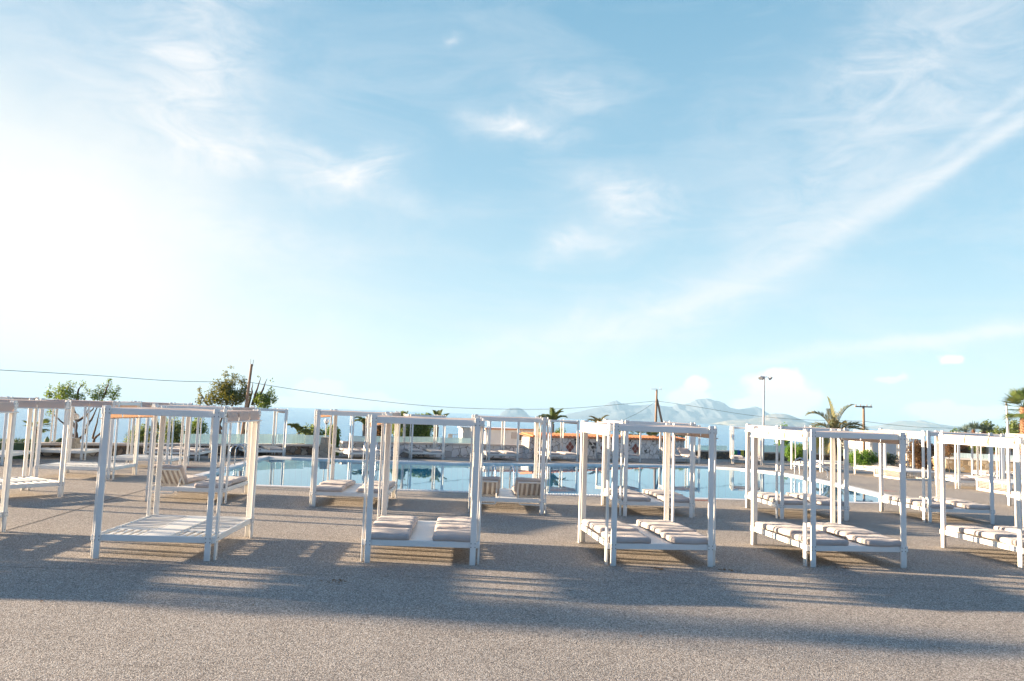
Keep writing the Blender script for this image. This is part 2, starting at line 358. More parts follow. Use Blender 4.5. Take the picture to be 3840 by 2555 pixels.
simple('red_tile', (0.27, 0.065, 0.045), 0.5, (0.20, 0.05, 0.035), scale=5, coord=gpos)
simple('black_tile', (0.025, 0.027, 0.03), 0.4, scale=8, coord=gpos)
simple('grout', (0.62, 0.55, 0.50), 0.8, coord=gpos)
simple('dark_glass', (0.12, 0.10, 0.09), 0.3, coord=gpos)
m, b, p, out = mat('frosted_glass'); v = gpos(b)
n1 = b.noise(b.vmul(v, (1.3, 1.3, 0.4)), 1.2, 4, 0.6); n2 = b.noise(b.vmul(v, (1, 1, 0.05)), 14, 3, 0.6)
p.inputs['Base Color'].default_value = (0.70, 0.84, 0.84, 1); p.inputs['Roughness'].default_value = 0.15
tr = b.n('ShaderNodeBsdfTransparent'); b.set(tr.inputs[0], (0.90, 0.98, 0.97)); ms = b.n('ShaderNodeMixShader')
b.set(ms.inputs[0], b.m('ADD', 0.30, b.m('MULTIPLY', b.m('ADD', n1, n2), 0.38), clamp=True))
b.t.links.new(tr.outputs[0], ms.inputs[1]); b.t.links.new(p.outputs[0], ms.inputs[2]); b.t.links.new(ms.outputs[0], out.inputs[0]); M['frost'] = m
simple('pole_wood', (0.32, 0.22, 0.15), 0.9, (0.22, 0.15, 0.11), scale=6, coord=gpos, stretch=(3, 3, 0.4))
simple('grey_post', (0.55, 0.56, 0.58), 0.5, coord=gpos)
simple('globe_white', (0.86, 0.85, 0.82), 0.35, coord=gpos)
simple('bark', (0.14, 0.10, 0.075), 0.9, (0.09, 0.065, 0.05), scale=12, bmp=0.5, bd=0.02, coord=gpos)
simple('palm_trunk', (0.42, 0.22, 0.12), 0.9, (0.26, 0.13, 0.07), scale=18, bmp=0.8, bd=0.05, coord=gpos)
simple('grey_trunk', (0.26, 0.23, 0.21), 0.9, (0.14, 0.12, 0.11), scale=14, bmp=0.8, bd=0.04, coord=gpos, stretch=(0.4, 0.4, 2.5))
simple('soil', (0.20, 0.16, 0.12), 0.95, (0.12, 0.11, 0.07), scale=0.6, coord=gpos)
simple('sand', (0.62, 0.55, 0.44), 0.95, (0.5, 0.45, 0.36), scale=0.3, coord=gpos)
simple('bin_green', (0.03, 0.30, 0.13), 0.5); simple('bin_blue', (0.02, 0.11, 0.38), 0.5); simple('bin_yellow', (0.66, 0.55, 0.05), 0.5)
simple('mesh_net', (0.62, 0.58, 0.52), 0.8)
simple('cactus', (0.05, 0.10, 0.045), 0.7, coord=gpos)
def leafmat(name, cs, tcol, tf=0.35):
    m, b, p, out = mat(name); g = b.n('ShaderNodeNewGeometry'); rnd = g.outputs['Random Per Island']
    n1 = b.noise(g.outputs['Position'], 1.4, 3, 0.6)
    f = b.m('ADD', b.m('MULTIPLY', rnd, 0.55), b.m('MULTIPLY', n1, 0.5), clamp=True)
    b.set(p.inputs['Base Color'], b.ramp(f, [(i / (len(cs) - 1) * 0.8 + 0.1, c) for i, c in enumerate(cs)])); p.inputs['Roughness'].default_value = 0.55
    t = b.n('ShaderNodeBsdfTranslucent'); b.set(t.inputs[0], tcol); ms = b.n('ShaderNodeMixShader'); ms.inputs[0].default_value = tf
    b.t.links.new(p.outputs[0], ms.inputs[1]); b.t.links.new(t.outputs[0], ms.inputs[2]); b.t.links.new(ms.outputs[0], out.inputs[0]); M[name] = m
leafmat('leaf_dark', [(0.03, 0.065, 0.015), (0.065, 0.13, 0.025), (0.13, 0.21, 0.04), (0.22, 0.27, 0.05)], (0.28, 0.38, 0.05))
leafmat('leaf_autumn', [(0.025, 0.05, 0.012), (0.06, 0.10, 0.02), (0.12, 0.15, 0.03), (0.24, 0.16, 0.04)], (0.30, 0.28, 0.03))
leafmat('leaf_bright', [(0.05, 0.12, 0.015), (0.10, 0.22, 0.02), (0.16, 0.30, 0.03), (0.24, 0.34, 0.05)], (0.22, 0.38, 0.04))
leafmat('leaf_olive', [(0.04, 0.08, 0.02), (0.09, 0.15, 0.035), (0.17, 0.22, 0.06), (0.28, 0.28, 0.09)], (0.28, 0.34, 0.07))
leafmat('leaf_red', [(0.05, 0.05, 0.02), (0.10, 0.075, 0.03), (0.17, 0.08, 0.03), (0.26, 0.12, 0.05)], (0.30, 0.16, 0.05))
leafmat('leaf_grey', [(0.03, 0.06, 0.04), (0.06, 0.10, 0.07), (0.10, 0.14, 0.10), (0.15, 0.19, 0.14)], (0.10, 0.14, 0.08), 0.2)
leafmat('palm_green', [(0.04, 0.08, 0.02), (0.08, 0.14, 0.03), (0.14, 0.19, 0.05), (0.30, 0.22, 0.10)], (0.22, 0.26, 0.05), 0.3)
leafmat('palm_dry', [(0.05, 0.08, 0.03), (0.10, 0.13, 0.04), (0.22, 0.20, 0.08), (0.38, 0.25, 0.12)], (0.34, 0.28, 0.10), 0.3)
leafmat('hedge', [(0.02, 0.05, 0.015), (0.03, 0.075, 0.02), (0.05, 0.10, 0.025), (0.07, 0.12, 0.03)], (0.08, 0.13, 0.02), 0.2)
def rockmat(name, c1, c2, c3):
    m, b, p, out = mat(name); v = gpos(b); n1 = b.noise(b.vmul(v, (1, 1, 2.5)), 0.006, 6, 0.62); n2 = b.noise(v, 0.02, 4, 0.6)
    b.set(p.inputs['Base Color'], b.mix(b.ramp(n2, [(0.35, (0, 0, 0)), (0.7, (1, 1, 1))]), b.mix(b.ramp(n1, [(0.42, (0, 0, 0)), (0.62, (1, 1, 1))]), c1, c2), c3)); p.inputs['Roughness'].default_value = 0.95
    bump(b, p, n1, 0.45, 30); M[name] = m
rockmat('mountain', (0.15, 0.17, 0.19), (0.18, 0.19, 0.20), (0.13, 0.15, 0.17))
rockmat('cliff', (0.17, 0.16, 0.12), (0.52, 0.42, 0.33), (0.15, 0.16, 0.11))

# ------------------------------------------------------------ setting
POOL = [(-8.75, 20.7), (-6, 20.75), (-3, 20.8), (1, 21.0), (5.2, 21.4), (9.6, 21.8), (11.2, 22.05), (11.7, 22.7), (11.75, 25), (11.8, 29), (11.65, 31), (11.45, 32.3),
        (10.9, 33.5), (10.3, 34.3), (9.2, 34.9), (6.6, 34.6), (3.2, 33.4), (-2.2, 31.35), (-6, 31.15), (-8.7, 31.15), (-9.7, 31.4), (-9.35, 27.8), (-9.05, 24.8)]
def offset_poly(P, d):
    n = len(P); out = []
    for i in range(n):
        a = Vector(P[i - 1]); b_ = Vector(P[i]); c_ = Vector(P[(i + 1) % n])
        e1 = (b_ - a).normalized(); e2 = (c_ - b_).normalized(); n1 = Vector((e1.y, -e1.x)); n2 = Vector((e2.y, -e2.x))
        t = (n1 + n2).normalized(); k = min(1 / max(0.3, t.dot(n1)), 1.6); out.append(tuple(b_ + t * d * k))
    return out
RIM = 0.27
OUT = offset_poly(POOL, RIM)
OUT2 = offset_poly(POOL, RIM + 1.3)
DECKP = [(-80, -40), (80, -40), (80, 60), (34, 60), (24, 54), (14.4, 51), (11.0, 49.4), (0.9, 41.6), (-7.9, 36.7), (-9.6, 36.4), (-16.2, 30.2), (-27, 20), (-80, 6)]
bm = bmesh.new()
def loop_edges(P_):
    vs = [bm.verts.new((x, y, 0)) for x, y in P_]
    return vs, [bm.edges.new((vs[i], vs[(i + 1) % len(vs)])) for i in range(len(vs))]
v1, e1 = loop_edges(DECKP); v2, e2 = loop_edges(OUT2)
bmesh.ops.triangle_fill(bm, use_beauty=True, use_dissolve=False, edges=e1 + e2)
v3, e3 = loop_edges(OUT)
for i in range(len(v2)): bm.faces.new((v2[i], v2[(i + 1) % len(v2)], v3[(i + 1) % len(v2)], v3[i]))
inner = set((round(x, 4), round(y, 4)) for x, y in OUT)
bmesh.ops.bisect_plane(bm, geom=bm.verts[:] + bm.edges[:] + bm.faces[:], plane_co=(0, 24.5, 0), plane_no=(0, 1, 0))
for v_ in bm.verts:
    v_.co.z = 0 if (round(v_.co.x, 4), round(v_.co.y, 4)) in inner else zg(v_.co.x, v_.co.y)
bm.normal_update()
for f in bm.faces:
    if f.normal.z < 0: f.normal_flip()
me = bpy.data.meshes.new('pool_deck'); bm.to_mesh(me); bm.free(); me.materials.append(M['deck'])
o = bpy.data.objects.new('pool_deck', me); col.objects.link(o); tag(o, kind='structure')
# pool shell, water, coping
n = len(POOL); mb = MB()
fl = -1.35
mb.add([(x, y, fl) for x, y in POOL], [tuple(range(n))])
mb.add([(x, y, -0.122) for x, y in POOL] + [(x, y, fl) for x, y in POOL], [(i, i + n, (i + 1) % n + n, (i + 1) % n) for i in range(n)])
o = mb.build('pool_basin', M['pool_tile']); tag(o, kind='structure')
o = MB().add([(x, y, -0.045) for x, y in offset_poly(POOL, -0.002)], [tuple(range(n))]).build('pool_water', M['pool_water']); tag(o, kind='structure')
mb = MB()
mb.add([(x, y, 0.012) for x, y in OUT] + [(x, y, 0.012) for x, y in POOL], [(i, (i + 1) % n, (i + 1) % n + n, i + n) for i in range(n)])
mb.add([(x, y, 0.012) for x, y in OUT] + [(x, y, -0.05) for x, y in OUT], [(i, i + n, (i + 1) % n + n, (i + 1) % n) for i in range(n)])
mb.add([(x, y, 0.012) for x, y in POOL] + [(x, y, -0.12) for x, y in POOL], [(i, (i + 1) % n, (i + 1) % n + n, i + n) for i in range(n)])
o = mb.build('pool_coping', M['coping']); tag(o, kind='structure')
# slotted overflow grate along the near edge
def grate(name, P, label):
    mb = MB(); root = None
    for i in range(len(P) - 1):
        a = Vector((*P[i], 0)); b_ = Vector((*P[i + 1], 0)); d = (b_ - a); ln = d.length; d.normalize(); nn = Vector((-d.y, d.x, 0))
        k = int(ln / 0.075)
        for j in range(k):
            q = a + d * (j + .5) * ln / k; Mx = Matrix.Translation(q) @ Matrix(((d.x, nn.x, 0, 0), (d.y, nn.y, 0, 0), (0, 0, 1, 0), (0, 0, 0, 1)))
            mb.box(-0.02, 0.02, -0.24, -0.06, 0.017, 0.034, 0, Mx)
    o = mb.build(name, M['grate']); return tag(o, label, 'drain grate', 'slotted drain grates round the pool')
grate('drain_grate', [(-4.2, 20.78), (-3, 20.8), (1, 21.0), (3.2, 21.2)], 'white slotted overflow grate along the near edge of the pool')
grate('drain_grate', [(-4.4, 31.62), (-3.2, 31.6), (-2.5, 31.6)], 'white slotted overflow grate along the far edge of the pool')
# land beyond the deck falling to the shore, sea
mb = MB()
edge = [(-80, 5), (-27, 19), (-16.4, 29.4), (-9.5, 35.6), (-7.7, 35.9), (1.1, 40.8), (11.2, 48.7), (14.4, 50.2), (24, 53), (34, 59), (80, 59), (140, 59)]
off1 = [(-100, 30), (-34, 34), (-22, 38), (-13, 43), (-9, 44), (1, 49), (11, 56), (16, 59), (32, 84), (62, 99), (100, 104), (170, 104)]
off2 = [(-230, 150), (-110, 170), (-74, 180), (-40, 190), (-20, 200), (2, 210), (24, 220), (46, 230), (98, 250), (190, 270), (300, 290), (400, 300)]
vs = [(x, y, zg(x, y) - 0.03) for x, y in edge] + [(x, y, -1.1) for x, y in off1] + [(x, y, -41.5) for x, y in off2]
ne = len(edge)
mb.add(vs, [(i, i + 1, i + 1 + ne, i + ne) for i in range(ne - 1)] + [(i + ne, i + 1 + ne, i + 1 + 2 * ne, i + 2 * ne) for i in range(ne - 1)], 0, True)
tag(mb.build('shore_ground', M['soil']), kind='structure')
sea_c = [(6000 * math.sin(R(a)), 6000 * math.cos(R(a)), -40) for a in range(-88, 89, 2)]
tag(MB().add([(-6200, 100, -40), (6200, 100, -40)] + sea_c[::-1], [tuple(range(len(sea_c) + 2))]).build('sea', M['sea']), kind='structure')
mb = MB()
P = [(-8.02, 12.0), (-8.08, 12.66), (-8.25, 14.3), (-8.46, 16.0), (-8.75, 18.82), (-8.95, 20.3)]
for i in range(len(P) - 1):
    (x0, y0), (x1, y1) = P[i], P[i + 1]; mb.add([(x0 - .012, y0, .004), (x0 + .012, y0, .004), (x1 + .012, y1, .004), (x1 - .012, y1, .004)], [(0, 1, 2, 3)])
rj = random.Random(5)
P = [(-7.6, 10.0)] + [(-7.6 + 0.35 * i, 10.0 + 0.018 * i + rj.uniform(-.02, .02)) for i in range(1, 52)]
for i in range(len(P) - 1):
    (x0, y0), (x1, y1) = P[i], P[i + 1]; ww = rj.choice((0.002, 0.004, 0.006)); mb.add([(x0, y0 - ww, .004), (x1, y1 - ww, .004), (x1, y1 + ww, .004), (x0, y0 + ww, .004)], [(0, 1, 2, 3)])
tag(mb.build('pavement', M['joint']), kind='structure')
def patch(cx, cy, L_, W_, rz, seed):
    r = random.Random(seed); pts = []
    for i in range(22):
        a = 2 * math.pi * i / 22; k = r.uniform(0.55, 1.0); x = L_ * math.cos(a) * k; y = W_ * math.sin(a) * k
        pts.append((cx + x * math.cos(rz) - y * math.sin(rz), cy + x * math.sin(rz) + y * math.cos(rz), zg(cx, cy) * .6 + 0.012))
    return MB().add(pts, [tuple(range(22))])
for i, (x, y, l, ww, rz, t_) in enumerate([(5.1, 20.8, .62, .07, 0.05, 'faded red paint streak on the deck before the near pool edge'), (12.6, 25.9, .5, .16, -0.6, 'faded red paint streak beside the right edge of the pool'), (-10.6, 25.2, .7, .18, 0.2, 'faded red paint streak on the deck left of the pool')]):
    tag(patch(x, y, l, ww, rz, i).build('paint_mark', M['red_paint']), t_, 'paint mark', 'faded red paint streaks on the deck')

# islands across the water
def ridge(name, pts, Y, depth, m_, label, cat, seed, base_z=-40.0, sub=6, rough=0.04):
    """mountain range: crest outline with real depth"""
    r = random.Random(seed); crest = []
    for i in range(len(pts) - 1):
        for k in range(sub):
            t = k / sub; crest.append((pts[i][0] * (1 - t) + pts[i + 1][0] * t, pts[i][1] * (1 - t) + pts[i + 1][1] * t))
    crest.append(pts[-1]); C = [at(x, y, Y) for x, y in crest]
    for i, q in enumerate(C):
        if 0 < i < len(C) - 1: q.z += (q.z - base_z) * rough * noise.noise(Vector((i * 0.9 + seed, 0, 0))) * 1.2
    rows = []; J = 12
    for j in range(-J, J + 1):
        t = j / J; prof = max(0.0, 1 - abs(t) ** 0.85) if j else 1.0
        row = []
        for i, q in enumerate(C):
            hgt = max(0, q.z - base_z); nz = noise.noise(Vector((q.x / (depth * 0.12), t * 4 + seed, 0.3))) * 0.5 + noise.noise(Vector((q.x / (depth * 0.035), t * 12, seed))) * 0.25
            z = base_z - 2 + (hgt + 2) * min(1, prof * (1 + nz * (1 - prof) * 1.6)); row.append((q.x + nz * depth * 0.02, q.y + t * depth * 0.5, z))
        rows.append(row)
    n_ = len(C); vs = [p_ for r_ in rows for p_ in r_]
    fs = [(j * n_ + i, j * n_ + i + 1, (j + 1) * n_ + i + 1, (j + 1) * n_ + i) for j in range(2 * J) for i in range(n_ - 1)]
    o = MB().add(vs, fs, 0, True).build(name, m_); tag(o, kind='structure'); return o
ridge('hills', [(2090, 1567), (2130, 1552), (2180, 1543), (2225, 1532), (2262, 1524), (2290, 1507), (2316, 1503), (2330, 1513), (2372, 1521), (2420, 1519), (2456, 1516), (2490, 1524), (2520, 1526), (2540, 1513), (2562, 1520), (2590, 1511), (2612, 1498), (2640, 1496), (2660, 1495), (2680, 1503), (2700, 1506), (2722, 1521), (2745, 1530), (2770, 1536), (2800, 1531), (2830, 1524), (2850, 1531), (2880, 1552), (2930, 1566), (2990, 1575), (3060, 1587), (3120, 1598)], 5300, 1100, M['mountain'], '', '', 3)
ridge('hills', [(2700, 1591), (2716, 1579), (2750, 1575), (2800, 1573), (2850, 1566), (2880, 1556), (2905, 1551), (2935, 1552), (2960, 1557), (3000, 1573), (3040, 1586), (3090, 1592), (3130, 1599)], 4200, 700, M['cliff'], '', '', 8)
ridge('hills', [(1868, 1560), (1885, 1545), (1900, 1535), (1912, 1531), (1938, 1530), (1955, 1533), (1970, 1544), (1988, 1563)], 5000, 420, M['mountain'], '', '', 5)
ridge('hills', [(3140, 1597), (3165, 1588), (3185, 1589), (3200, 1596), (3216, 1604)], 5000, 300, M['mountain'], '', '', 6)
ridge('hills', [(3255, 1606), (3300, 1601), (3344, 1587), (3374, 1578), (3407, 1578), (3434, 1581), (3446, 1576), (3460, 1577), (3483, 1583), (3520, 1591), (3581, 1599), (3650, 1604), (3760, 1607), (3900, 1616)], 5200, 1100, M['cliff'], '', '', 12)
# haze box (air)
m = bpy.data.materials.new('haze'); m.use_nodes = True; t = m.node_tree; t.nodes.clear()
pv = t.nodes.new('ShaderNodeVolumePrincipled'); pv.inputs['Color'].default_value = (0.44, 0.73, 1.0, 1); pv.inputs['Density'].default_value = 0.00018
ov = t.nodes.new('ShaderNodeOutputMaterial'); t.links.new(pv.outputs[0], ov.inputs['Volume'])
o = MB().box(-7000, 7000, -300, 6900, -43, 205).build('haze', m); tag(o, kind='stuff')

# ------------------------------------------------------------ daybeds
A_, B_, WB, GP, TH = 0.817, 0.989, 0.082, 0.0496, 0.030     # rail outer half width/depth, board width, inset, thickness
RZ0, RZ1, TZ0, TZ1 = 0.237, 0.324, 1.978, 2.066
def bolts(mb, p, nrm):
    mb.disc(p, nrm, 0.0068, 0.005, 8, 1)
def make_frame(root):
    """eight corner boards, bed rails and top rails of one daybed"""
    for sx in (-1, 1):
        for sy in (-1, 1):
            # board on the short (front/rear) face
            xa, xb = sx * (A_ + TH - GP - 0.008), sx * (A_ + TH - GP - 0.008 - WB); x0, x1 = min(xa, xb), max(xa, xb)
            ya, yb = sy * (B_ + 0.001), sy * (B_ + TH); y0, y1 = min(ya, yb), max(ya, yb)
            mb = MB().box(x0, x1, y0, y1, 0, 2.1, 0, None, 0.004)
            for z in (RZ0 + .018, RZ1 - .018, TZ0 + .018, TZ1 - .018):
                for xx in (x0 + .012, x1 - .012):
                    bolts(mb, (xx, sy * (B_ + TH), z), (0, sy, 0)); bolts(mb, (xx, sy * (B_ - TH), z), (0, -sy, 0))
            mb.build('post', [M['paint'], M['bolt']], root)
            # board on the long side
            ya, yb = sy * (B_ - GP + 0.016), sy * (B_ - GP + 0.016 - WB); y0, y1 = min(ya, yb), max(ya, yb)
            xa, xb = sx * (A_ + 0.001), sx * (A_ + TH); x0, x1 = min(xa, xb), max(xa, xb)
            mb = MB().box(x0, x1, y0, y1, 0, 2.1, 0, None, 0.004)
            for z in (RZ0 + .018, RZ1 - .018, TZ0 + .018, TZ1 - .018):
                for yy in (y0 + .012, y1 - .012):
                    bolts(mb, (sx * (A_ + TH), yy, z), (sx, 0, 0)); bolts(mb, (sx * (A_ - TH), yy, z), (-sx, 0, 0))
            bolts(mb, (sx * (A_ + TH), (y0 + y1) / 2, 0.04), (sx, 0, 0))
            mb.build('post', [M['paint'], M['bolt']], root)
    for sy in (-1, 1):
        for z0, z1, nm in ((RZ0, RZ1, 'bed_rail'), (TZ0, TZ1, 'top_rail')):
            y0, y1 = sorted((sy * B_, sy * (B_ - TH)))
            MB().box(-A_ - 0.028, A_ + 0.028, y0, y1, z0, z1, 0, None, 0.005).build(nm, M['paint'], root)
    for sx in (-1, 1):
        for z0, z1, nm in ((RZ0, RZ1, 'bed_rail'), (TZ0, TZ1, 'top_rail')):
            x0, x1 = sorted((sx * A_, sx * (A_ - TH)))
            MB().box(x0, x1, -B_ + TH + .002, B_ - TH - .002, z0, z1 - .002, 0, None, 0.004).build(nm, M['paint'], root)
HIN = -0.36
CP0, CP1 = -0.175, 0.175
def make_base(root):
    mb = MB().box(CP0, CP1, -B_ + TH + .002, B_ - TH - .002, 0.305, 0.320, 0, None, 0.003)
    mb.box(CP0 - .03, CP0, -B_ + TH + .002, B_ - TH - .002, 0.26, 0.322); mb.box(CP1, CP1 + .03, -B_ + TH + .002, B_ - TH - .002, 0.26, 0.322)
    mb.build('centre_panel', M['paint'], root)
    for sx in (-1, 1):
        x0, x1 = sorted((sx * (A_ - TH - .002), sx * (CP1 + .032)))
        mb = MB(); yy = HIN + 0.06
        mb.box(x0, x1, HIN, HIN + .03, 0.27, 0.312)
        k = 9
        for i in range(k):
            y = yy + i * (B_ - TH - 0.07 - yy) / (k - 1); mb.box(x0, x1, y, y + .052, 0.296, 0.312, 0, None, 0.003)
        mb.box(x0 + .0, x0 + .02, HIN + .03, B_ - TH - .02, 0.265, 0.294); mb.box(x1 - .02, x1, HIN + .03, B_ - TH - .02, 0.265, 0.294)
        mb.build('seat_slats', M['paint'], root)
BL = 0.60
def backrest(root, sx, ang, cushion=True):
    x0, x1 = sorted((sx * (A_ - TH - .012), sx * (CP1 + .045)))
    Mx = Matrix.Translation((0, HIN - .005, 0.300)) @ Matrix.Rotation(-ang, 4, 'X')
    mb = MB()
    for a, b_ in ((x0, x0 + .035), (x1 - .035, x1)): mb.box(a, b_, -BL, 0, -.012, .012, 0, Mx)
    mb.box(x0 + .035, x1 - .035, -BL, -BL + .035, -.012, .012, 0, Mx); mb.box(x0 + .035, x1 - .035, -.035, 0, -.012, .012, 0, Mx)
    nsl = 4; w_ = x1 - x0
    for i in range(nsl):
        xc = x0 + w_ * (i + 1) / (nsl + 1); mb.box(xc - .026, xc + .026, -BL + .035, -.035, -.008, .008, 0, Mx)
    o = mb.build('backrest', M['paint'], root)
    if ang > 0.1:
        e = Mx @ Vector((0, -BL * 0.55, -0.02))
        xi = x1 - .02 if sx < 0 else x0 + .02
        MB().tube([(xi, e.y, e.z), (xi, e.y - .16, 0.30)], 0.011, 6).build('prop', M['paint'], o)
        mb = MB(); xo = x0 + .03 if sx < 0 else x1 - .03; xn = x1 - .03 if sx < 0 else x0 + .03
        mb.tube([(xo, -0.98, .25), (xo, -0.98, .205), (xo + (xn - xo) * .06, -0.98, .19), (xo + (xn - xo) * .9, -0.98, .19), (xo + (xn - xo) * .97, -0.98, .205), (xn, -0.98, .25)], 0.012, 6)
        mb.build('support_bar', M['paint'], root)
def pillow_jit(sx_, sy_, sz_, seed, dome=0.012):
    def j(p):
        t = Vector((p.x, p.y, p.z))
        u = max(0, 1 - (2 * p.x / sx_) ** 2) * max(0, 1 - (2 * p.y / sy_) ** 2)
        nz = noise.noise(Vector((p.x * 5 + seed, p.y * 5, p.z * 5))) * 0.013
        t.z += (1 if p.z > 0 else 0) * dome * u + nz
        d = Vector((p.x, p.y, 0)); 
        edge_ = max(abs(2 * p.x / sx_), abs(2 * p.y / sy_))
        if edge_ > 0.9 and p.z > 0: t.z += 0.0045 * math.sin((p.x * 1.0 + p.y * 0.8) * 95 + seed) * (edge_ - 0.9) * 10
        if d.length > 0: t += d.normalized() * noise.noise(Vector((p.x * 7, p.y * 7 + seed, p.z * 9))) * 0.013
        return t
    return j
def mattress(root, sx, ang, seed, wide=0.63):
    xc = sx * (0.165 + wide / 2)
    H_ = 0.093
    # seat section
    L1 = (B_ - 0.06) - (HIN + .005); yc = HIN + .005 + L1 / 2
    mb = MB().rbox(wide, L1, H_, 0.03, 14, 28, 3, Matrix.Translation((xc, yc, 0.332 + H_ / 2)) @ Matrix.Rotation(R(random.Random(seed).uniform(-1.2, 1.2)), 4, 'Z') @ Matrix.Rotation(R(-1.0 - .7 * (sx < 0)), 4, 'X'), 0, pillow_jit(wide, L1, H_, seed))
    o = mb.build('mattress', M['fabric'], root)
    L2 = 0.635
    if ang < 0.1:
        Mx = Matrix.Translation((xc, HIN - .006 - L2 / 2, 0.320 + H_ / 2)) @ Matrix.Rotation(R(random.Random(seed + 9).uniform(-1.2, 1.2)), 4, 'Z')
        mb = MB().rbox(wide, L2, H_, 0.028, 14, 14, 3, Mx, 0, pillow_jit(wide, L2, H_, seed + 3, 0.008))
    else:
        Mx = Matrix.Translation((0, HIN - .005, 0.300)) @ Matrix.Rotation(-ang, 4, 'X') @ Matrix.Translation((xc, -L2 / 2 - .01, .014 + H_ / 2))
        mb = MB().rbox(wide, L2, H_, 0.035, 14, 14, 3, Mx, 0, pillow_jit(wide, L2, H_, seed + 3, 0.008))
    mb.build('headrest_cushion', M['fabric'], root)
def make_canopy(root, sag=0.03, seed=1, hump=0.0):
    NX, NY = 18, 26; mb = MB(); vs = []
    for j in range(NY + 1):
        y = -(B_ - TH - .02) + (2 * (B_ - TH - .02)) * j / NY
        for i in range(NX + 1):
            x = -A_ + 2 * A_ * i / NX; u = i / NX; e = 4 * u * (1 - u)
            z = TZ1 + 0.006 - sag * e + 0.022 * e * noise.noise(Vector((x * 2.2 + seed, y * 1.6, seed))) + hump * e * (math.sin(u * 9 + seed) * 0.4 + .6)
            vs.append((x, y, z))
    mb.add(vs, [(j * (NX + 1) + i, j * (NX + 1) + i + 1, (j + 1) * (NX + 1) + i + 1, (j + 1) * (NX + 1) + i) for j in range(NY) for i in range(NX)], 0, True)
    o = mb.build('canopy', M['canopy'], root)
    for sx in (-1, 1):
        mb = MB(); ylo, yhi = -(B_ - GP + .016 - WB) + .015, (B_ - GP + .016 - WB) - .015
        seg = (yhi - ylo) / 3; r = random.Random(seed * 7 + sx)
        for k in range(3):
            a = ylo + k * seg + (0.007 if k else 0); b_ = ylo + (k + 1) * seg - (0.007 if k < 2 else 0)
            NJ, NK = 10, 7; vs = []; ph = r.uniform(0, 6)
            for q in range(NK + 1):
                t = q / NK
                for j in range(NJ + 1):
                    s_ = j / NJ; y = a + (b_ - a) * s_
                    sl = 0.011 * math.sin(math.pi * t) * (1 if s_ > .5 else -1) * abs(2 * s_ - 1) ** 3
                    x = A_ + 0.010 + 0.020 * t + 0.016 * math.sin(math.pi * t) * abs(2 * s_ - 1) ** 2 + 0.004 * math.sin(s_ * 22 + ph)
                    if q == 0: x = A_ + 0.004
                    z = TZ1 + 0.006 - 0.160 * t - 0.006 * math.sin(math.pi * s_) * t
                    vs.append((sx * x, y - sl, z))
            mb.add(vs, [(q * (NJ + 1) + j, q * (NJ + 1) + j + 1, (q + 1) * (NJ + 1) + j + 1, (q + 1) * (NJ + 1) + j) for q in range(NK) for j in range(NJ)], 0, True)
        fl_ = mb.build('canopy_flap', M['canopy'], o)
        MB().tube([(sx * (A_ + .043), -(B_ - .015), TZ1 - .152), (sx * (A_ + .043), B_ - .015, TZ1 - .152)], 0.011, 8).build('canopy_rod', M['paint'], o)
def make_bed(name, left, right, seed, sag=0.03, hump=0.0):
    """left/right: None = bare slats, else backrest angle in degrees"""
    root = empty(name); KIDS[root.name] = []
    make_frame(root); make_base(root)
    for sx, v_ in ((-1, left), (1, right)):
        a = R(v_) if v_ else 0.0
        backrest(root, sx, a)
        if v_ is not None: mattress(root, sx, a, seed + sx)
    make_canopy(root, sag, seed, hump)
    return root
random.seed(4)
PROTO = {'flat': ('flat', 0, 0, 3, .03, 0), 'flat2': ('flat2', 0, 0, 11, .02, .022), 'slats': ('slats', None, None, 5, .02, .012), 'up2': ('up2', 37, 37, 8, .02, .012), 'upL': ('upL', 40, 0, 9, .02, .01)}
made = {}
CAT, GRP = 'canopy daybed', 'white canopy daybeds round the pool'
def bed(kind, x, y, rot, label, flip=False):
    if kind not in made:
        _, l_, r_, s_, sg, hp = PROTO[kind]; o = make_bed('canopy_daybed', l_, r_, s_, sg, hp); made[kind] = o
    else:
        o = copy_tree(made[kind]); rj_ = random.Random(int(x * 1000))
        for ch in KIDS[o.name]:
            if ch.name.split('.')[0] in ('mattress', 'headrest_cushion') and kind != 'up2': ch.location.x += rj_.uniform(-.012, .012); ch.location.y += rj_.uniform(-.015, .015); ch.rotation_euler.z += R(rj_.uniform(-.7, .7))
    o.location = (x, y, zg(x, y)); o.rotation_euler = (0, 0, R(rot + (180 if flip else 0))); tag(o, label, CAT, GRP); return o
bed('slats', -4.927, 11.828, 3.4, 'bare slatted canopy daybed without mattresses, nearest and largest at the left front')
bed('flat2', -1.255, 12.192, 3.0, 'front row daybed in the middle with two thick mattresses, seen almost square on')
bed('flat', 2.222, 12.651, 7.4, 'front row daybed right of the middle, before the antenna pole and mosaic wall')
bed('flat', 5.355, 13.105, 7.5, 'front row daybed with cream flap and two mattresses in front of the feather palm')
bed('flat', 8.991, 13.535, 6.8, 'front row daybed cut by the right edge of the photo')
bed('slats', -8.807, 11.561, 3.7, 'daybed cut by the left edge of the photo with an orange lit corner post')
bed('upL', -6.970, 17.739, 3.5, 'second row daybed with only its left backrest raised, behind the nearest slatted daybed')
bed('flat2', -3.469, 17.919, 2.3, 'second row daybed with flat mattresses in front of the white globe lamp')
bed('up2', -0.014, 17.893, 2.4, 'second row daybed with both slatted backrests raised at the near pool edge')
bed('flat', 3.261, 18.181, 5.7, 'second row flat daybed seen through the front daybed before the antenna pole')
bed('flat', 6.916, 18.635, 3.9, 'second row daybed in front of the pool steps handrail, with flat mattresses')
bed('flat', 10.437, 18.949, 3.8, 'second row daybed standing past the right corner of the pool, with flat mattresses')
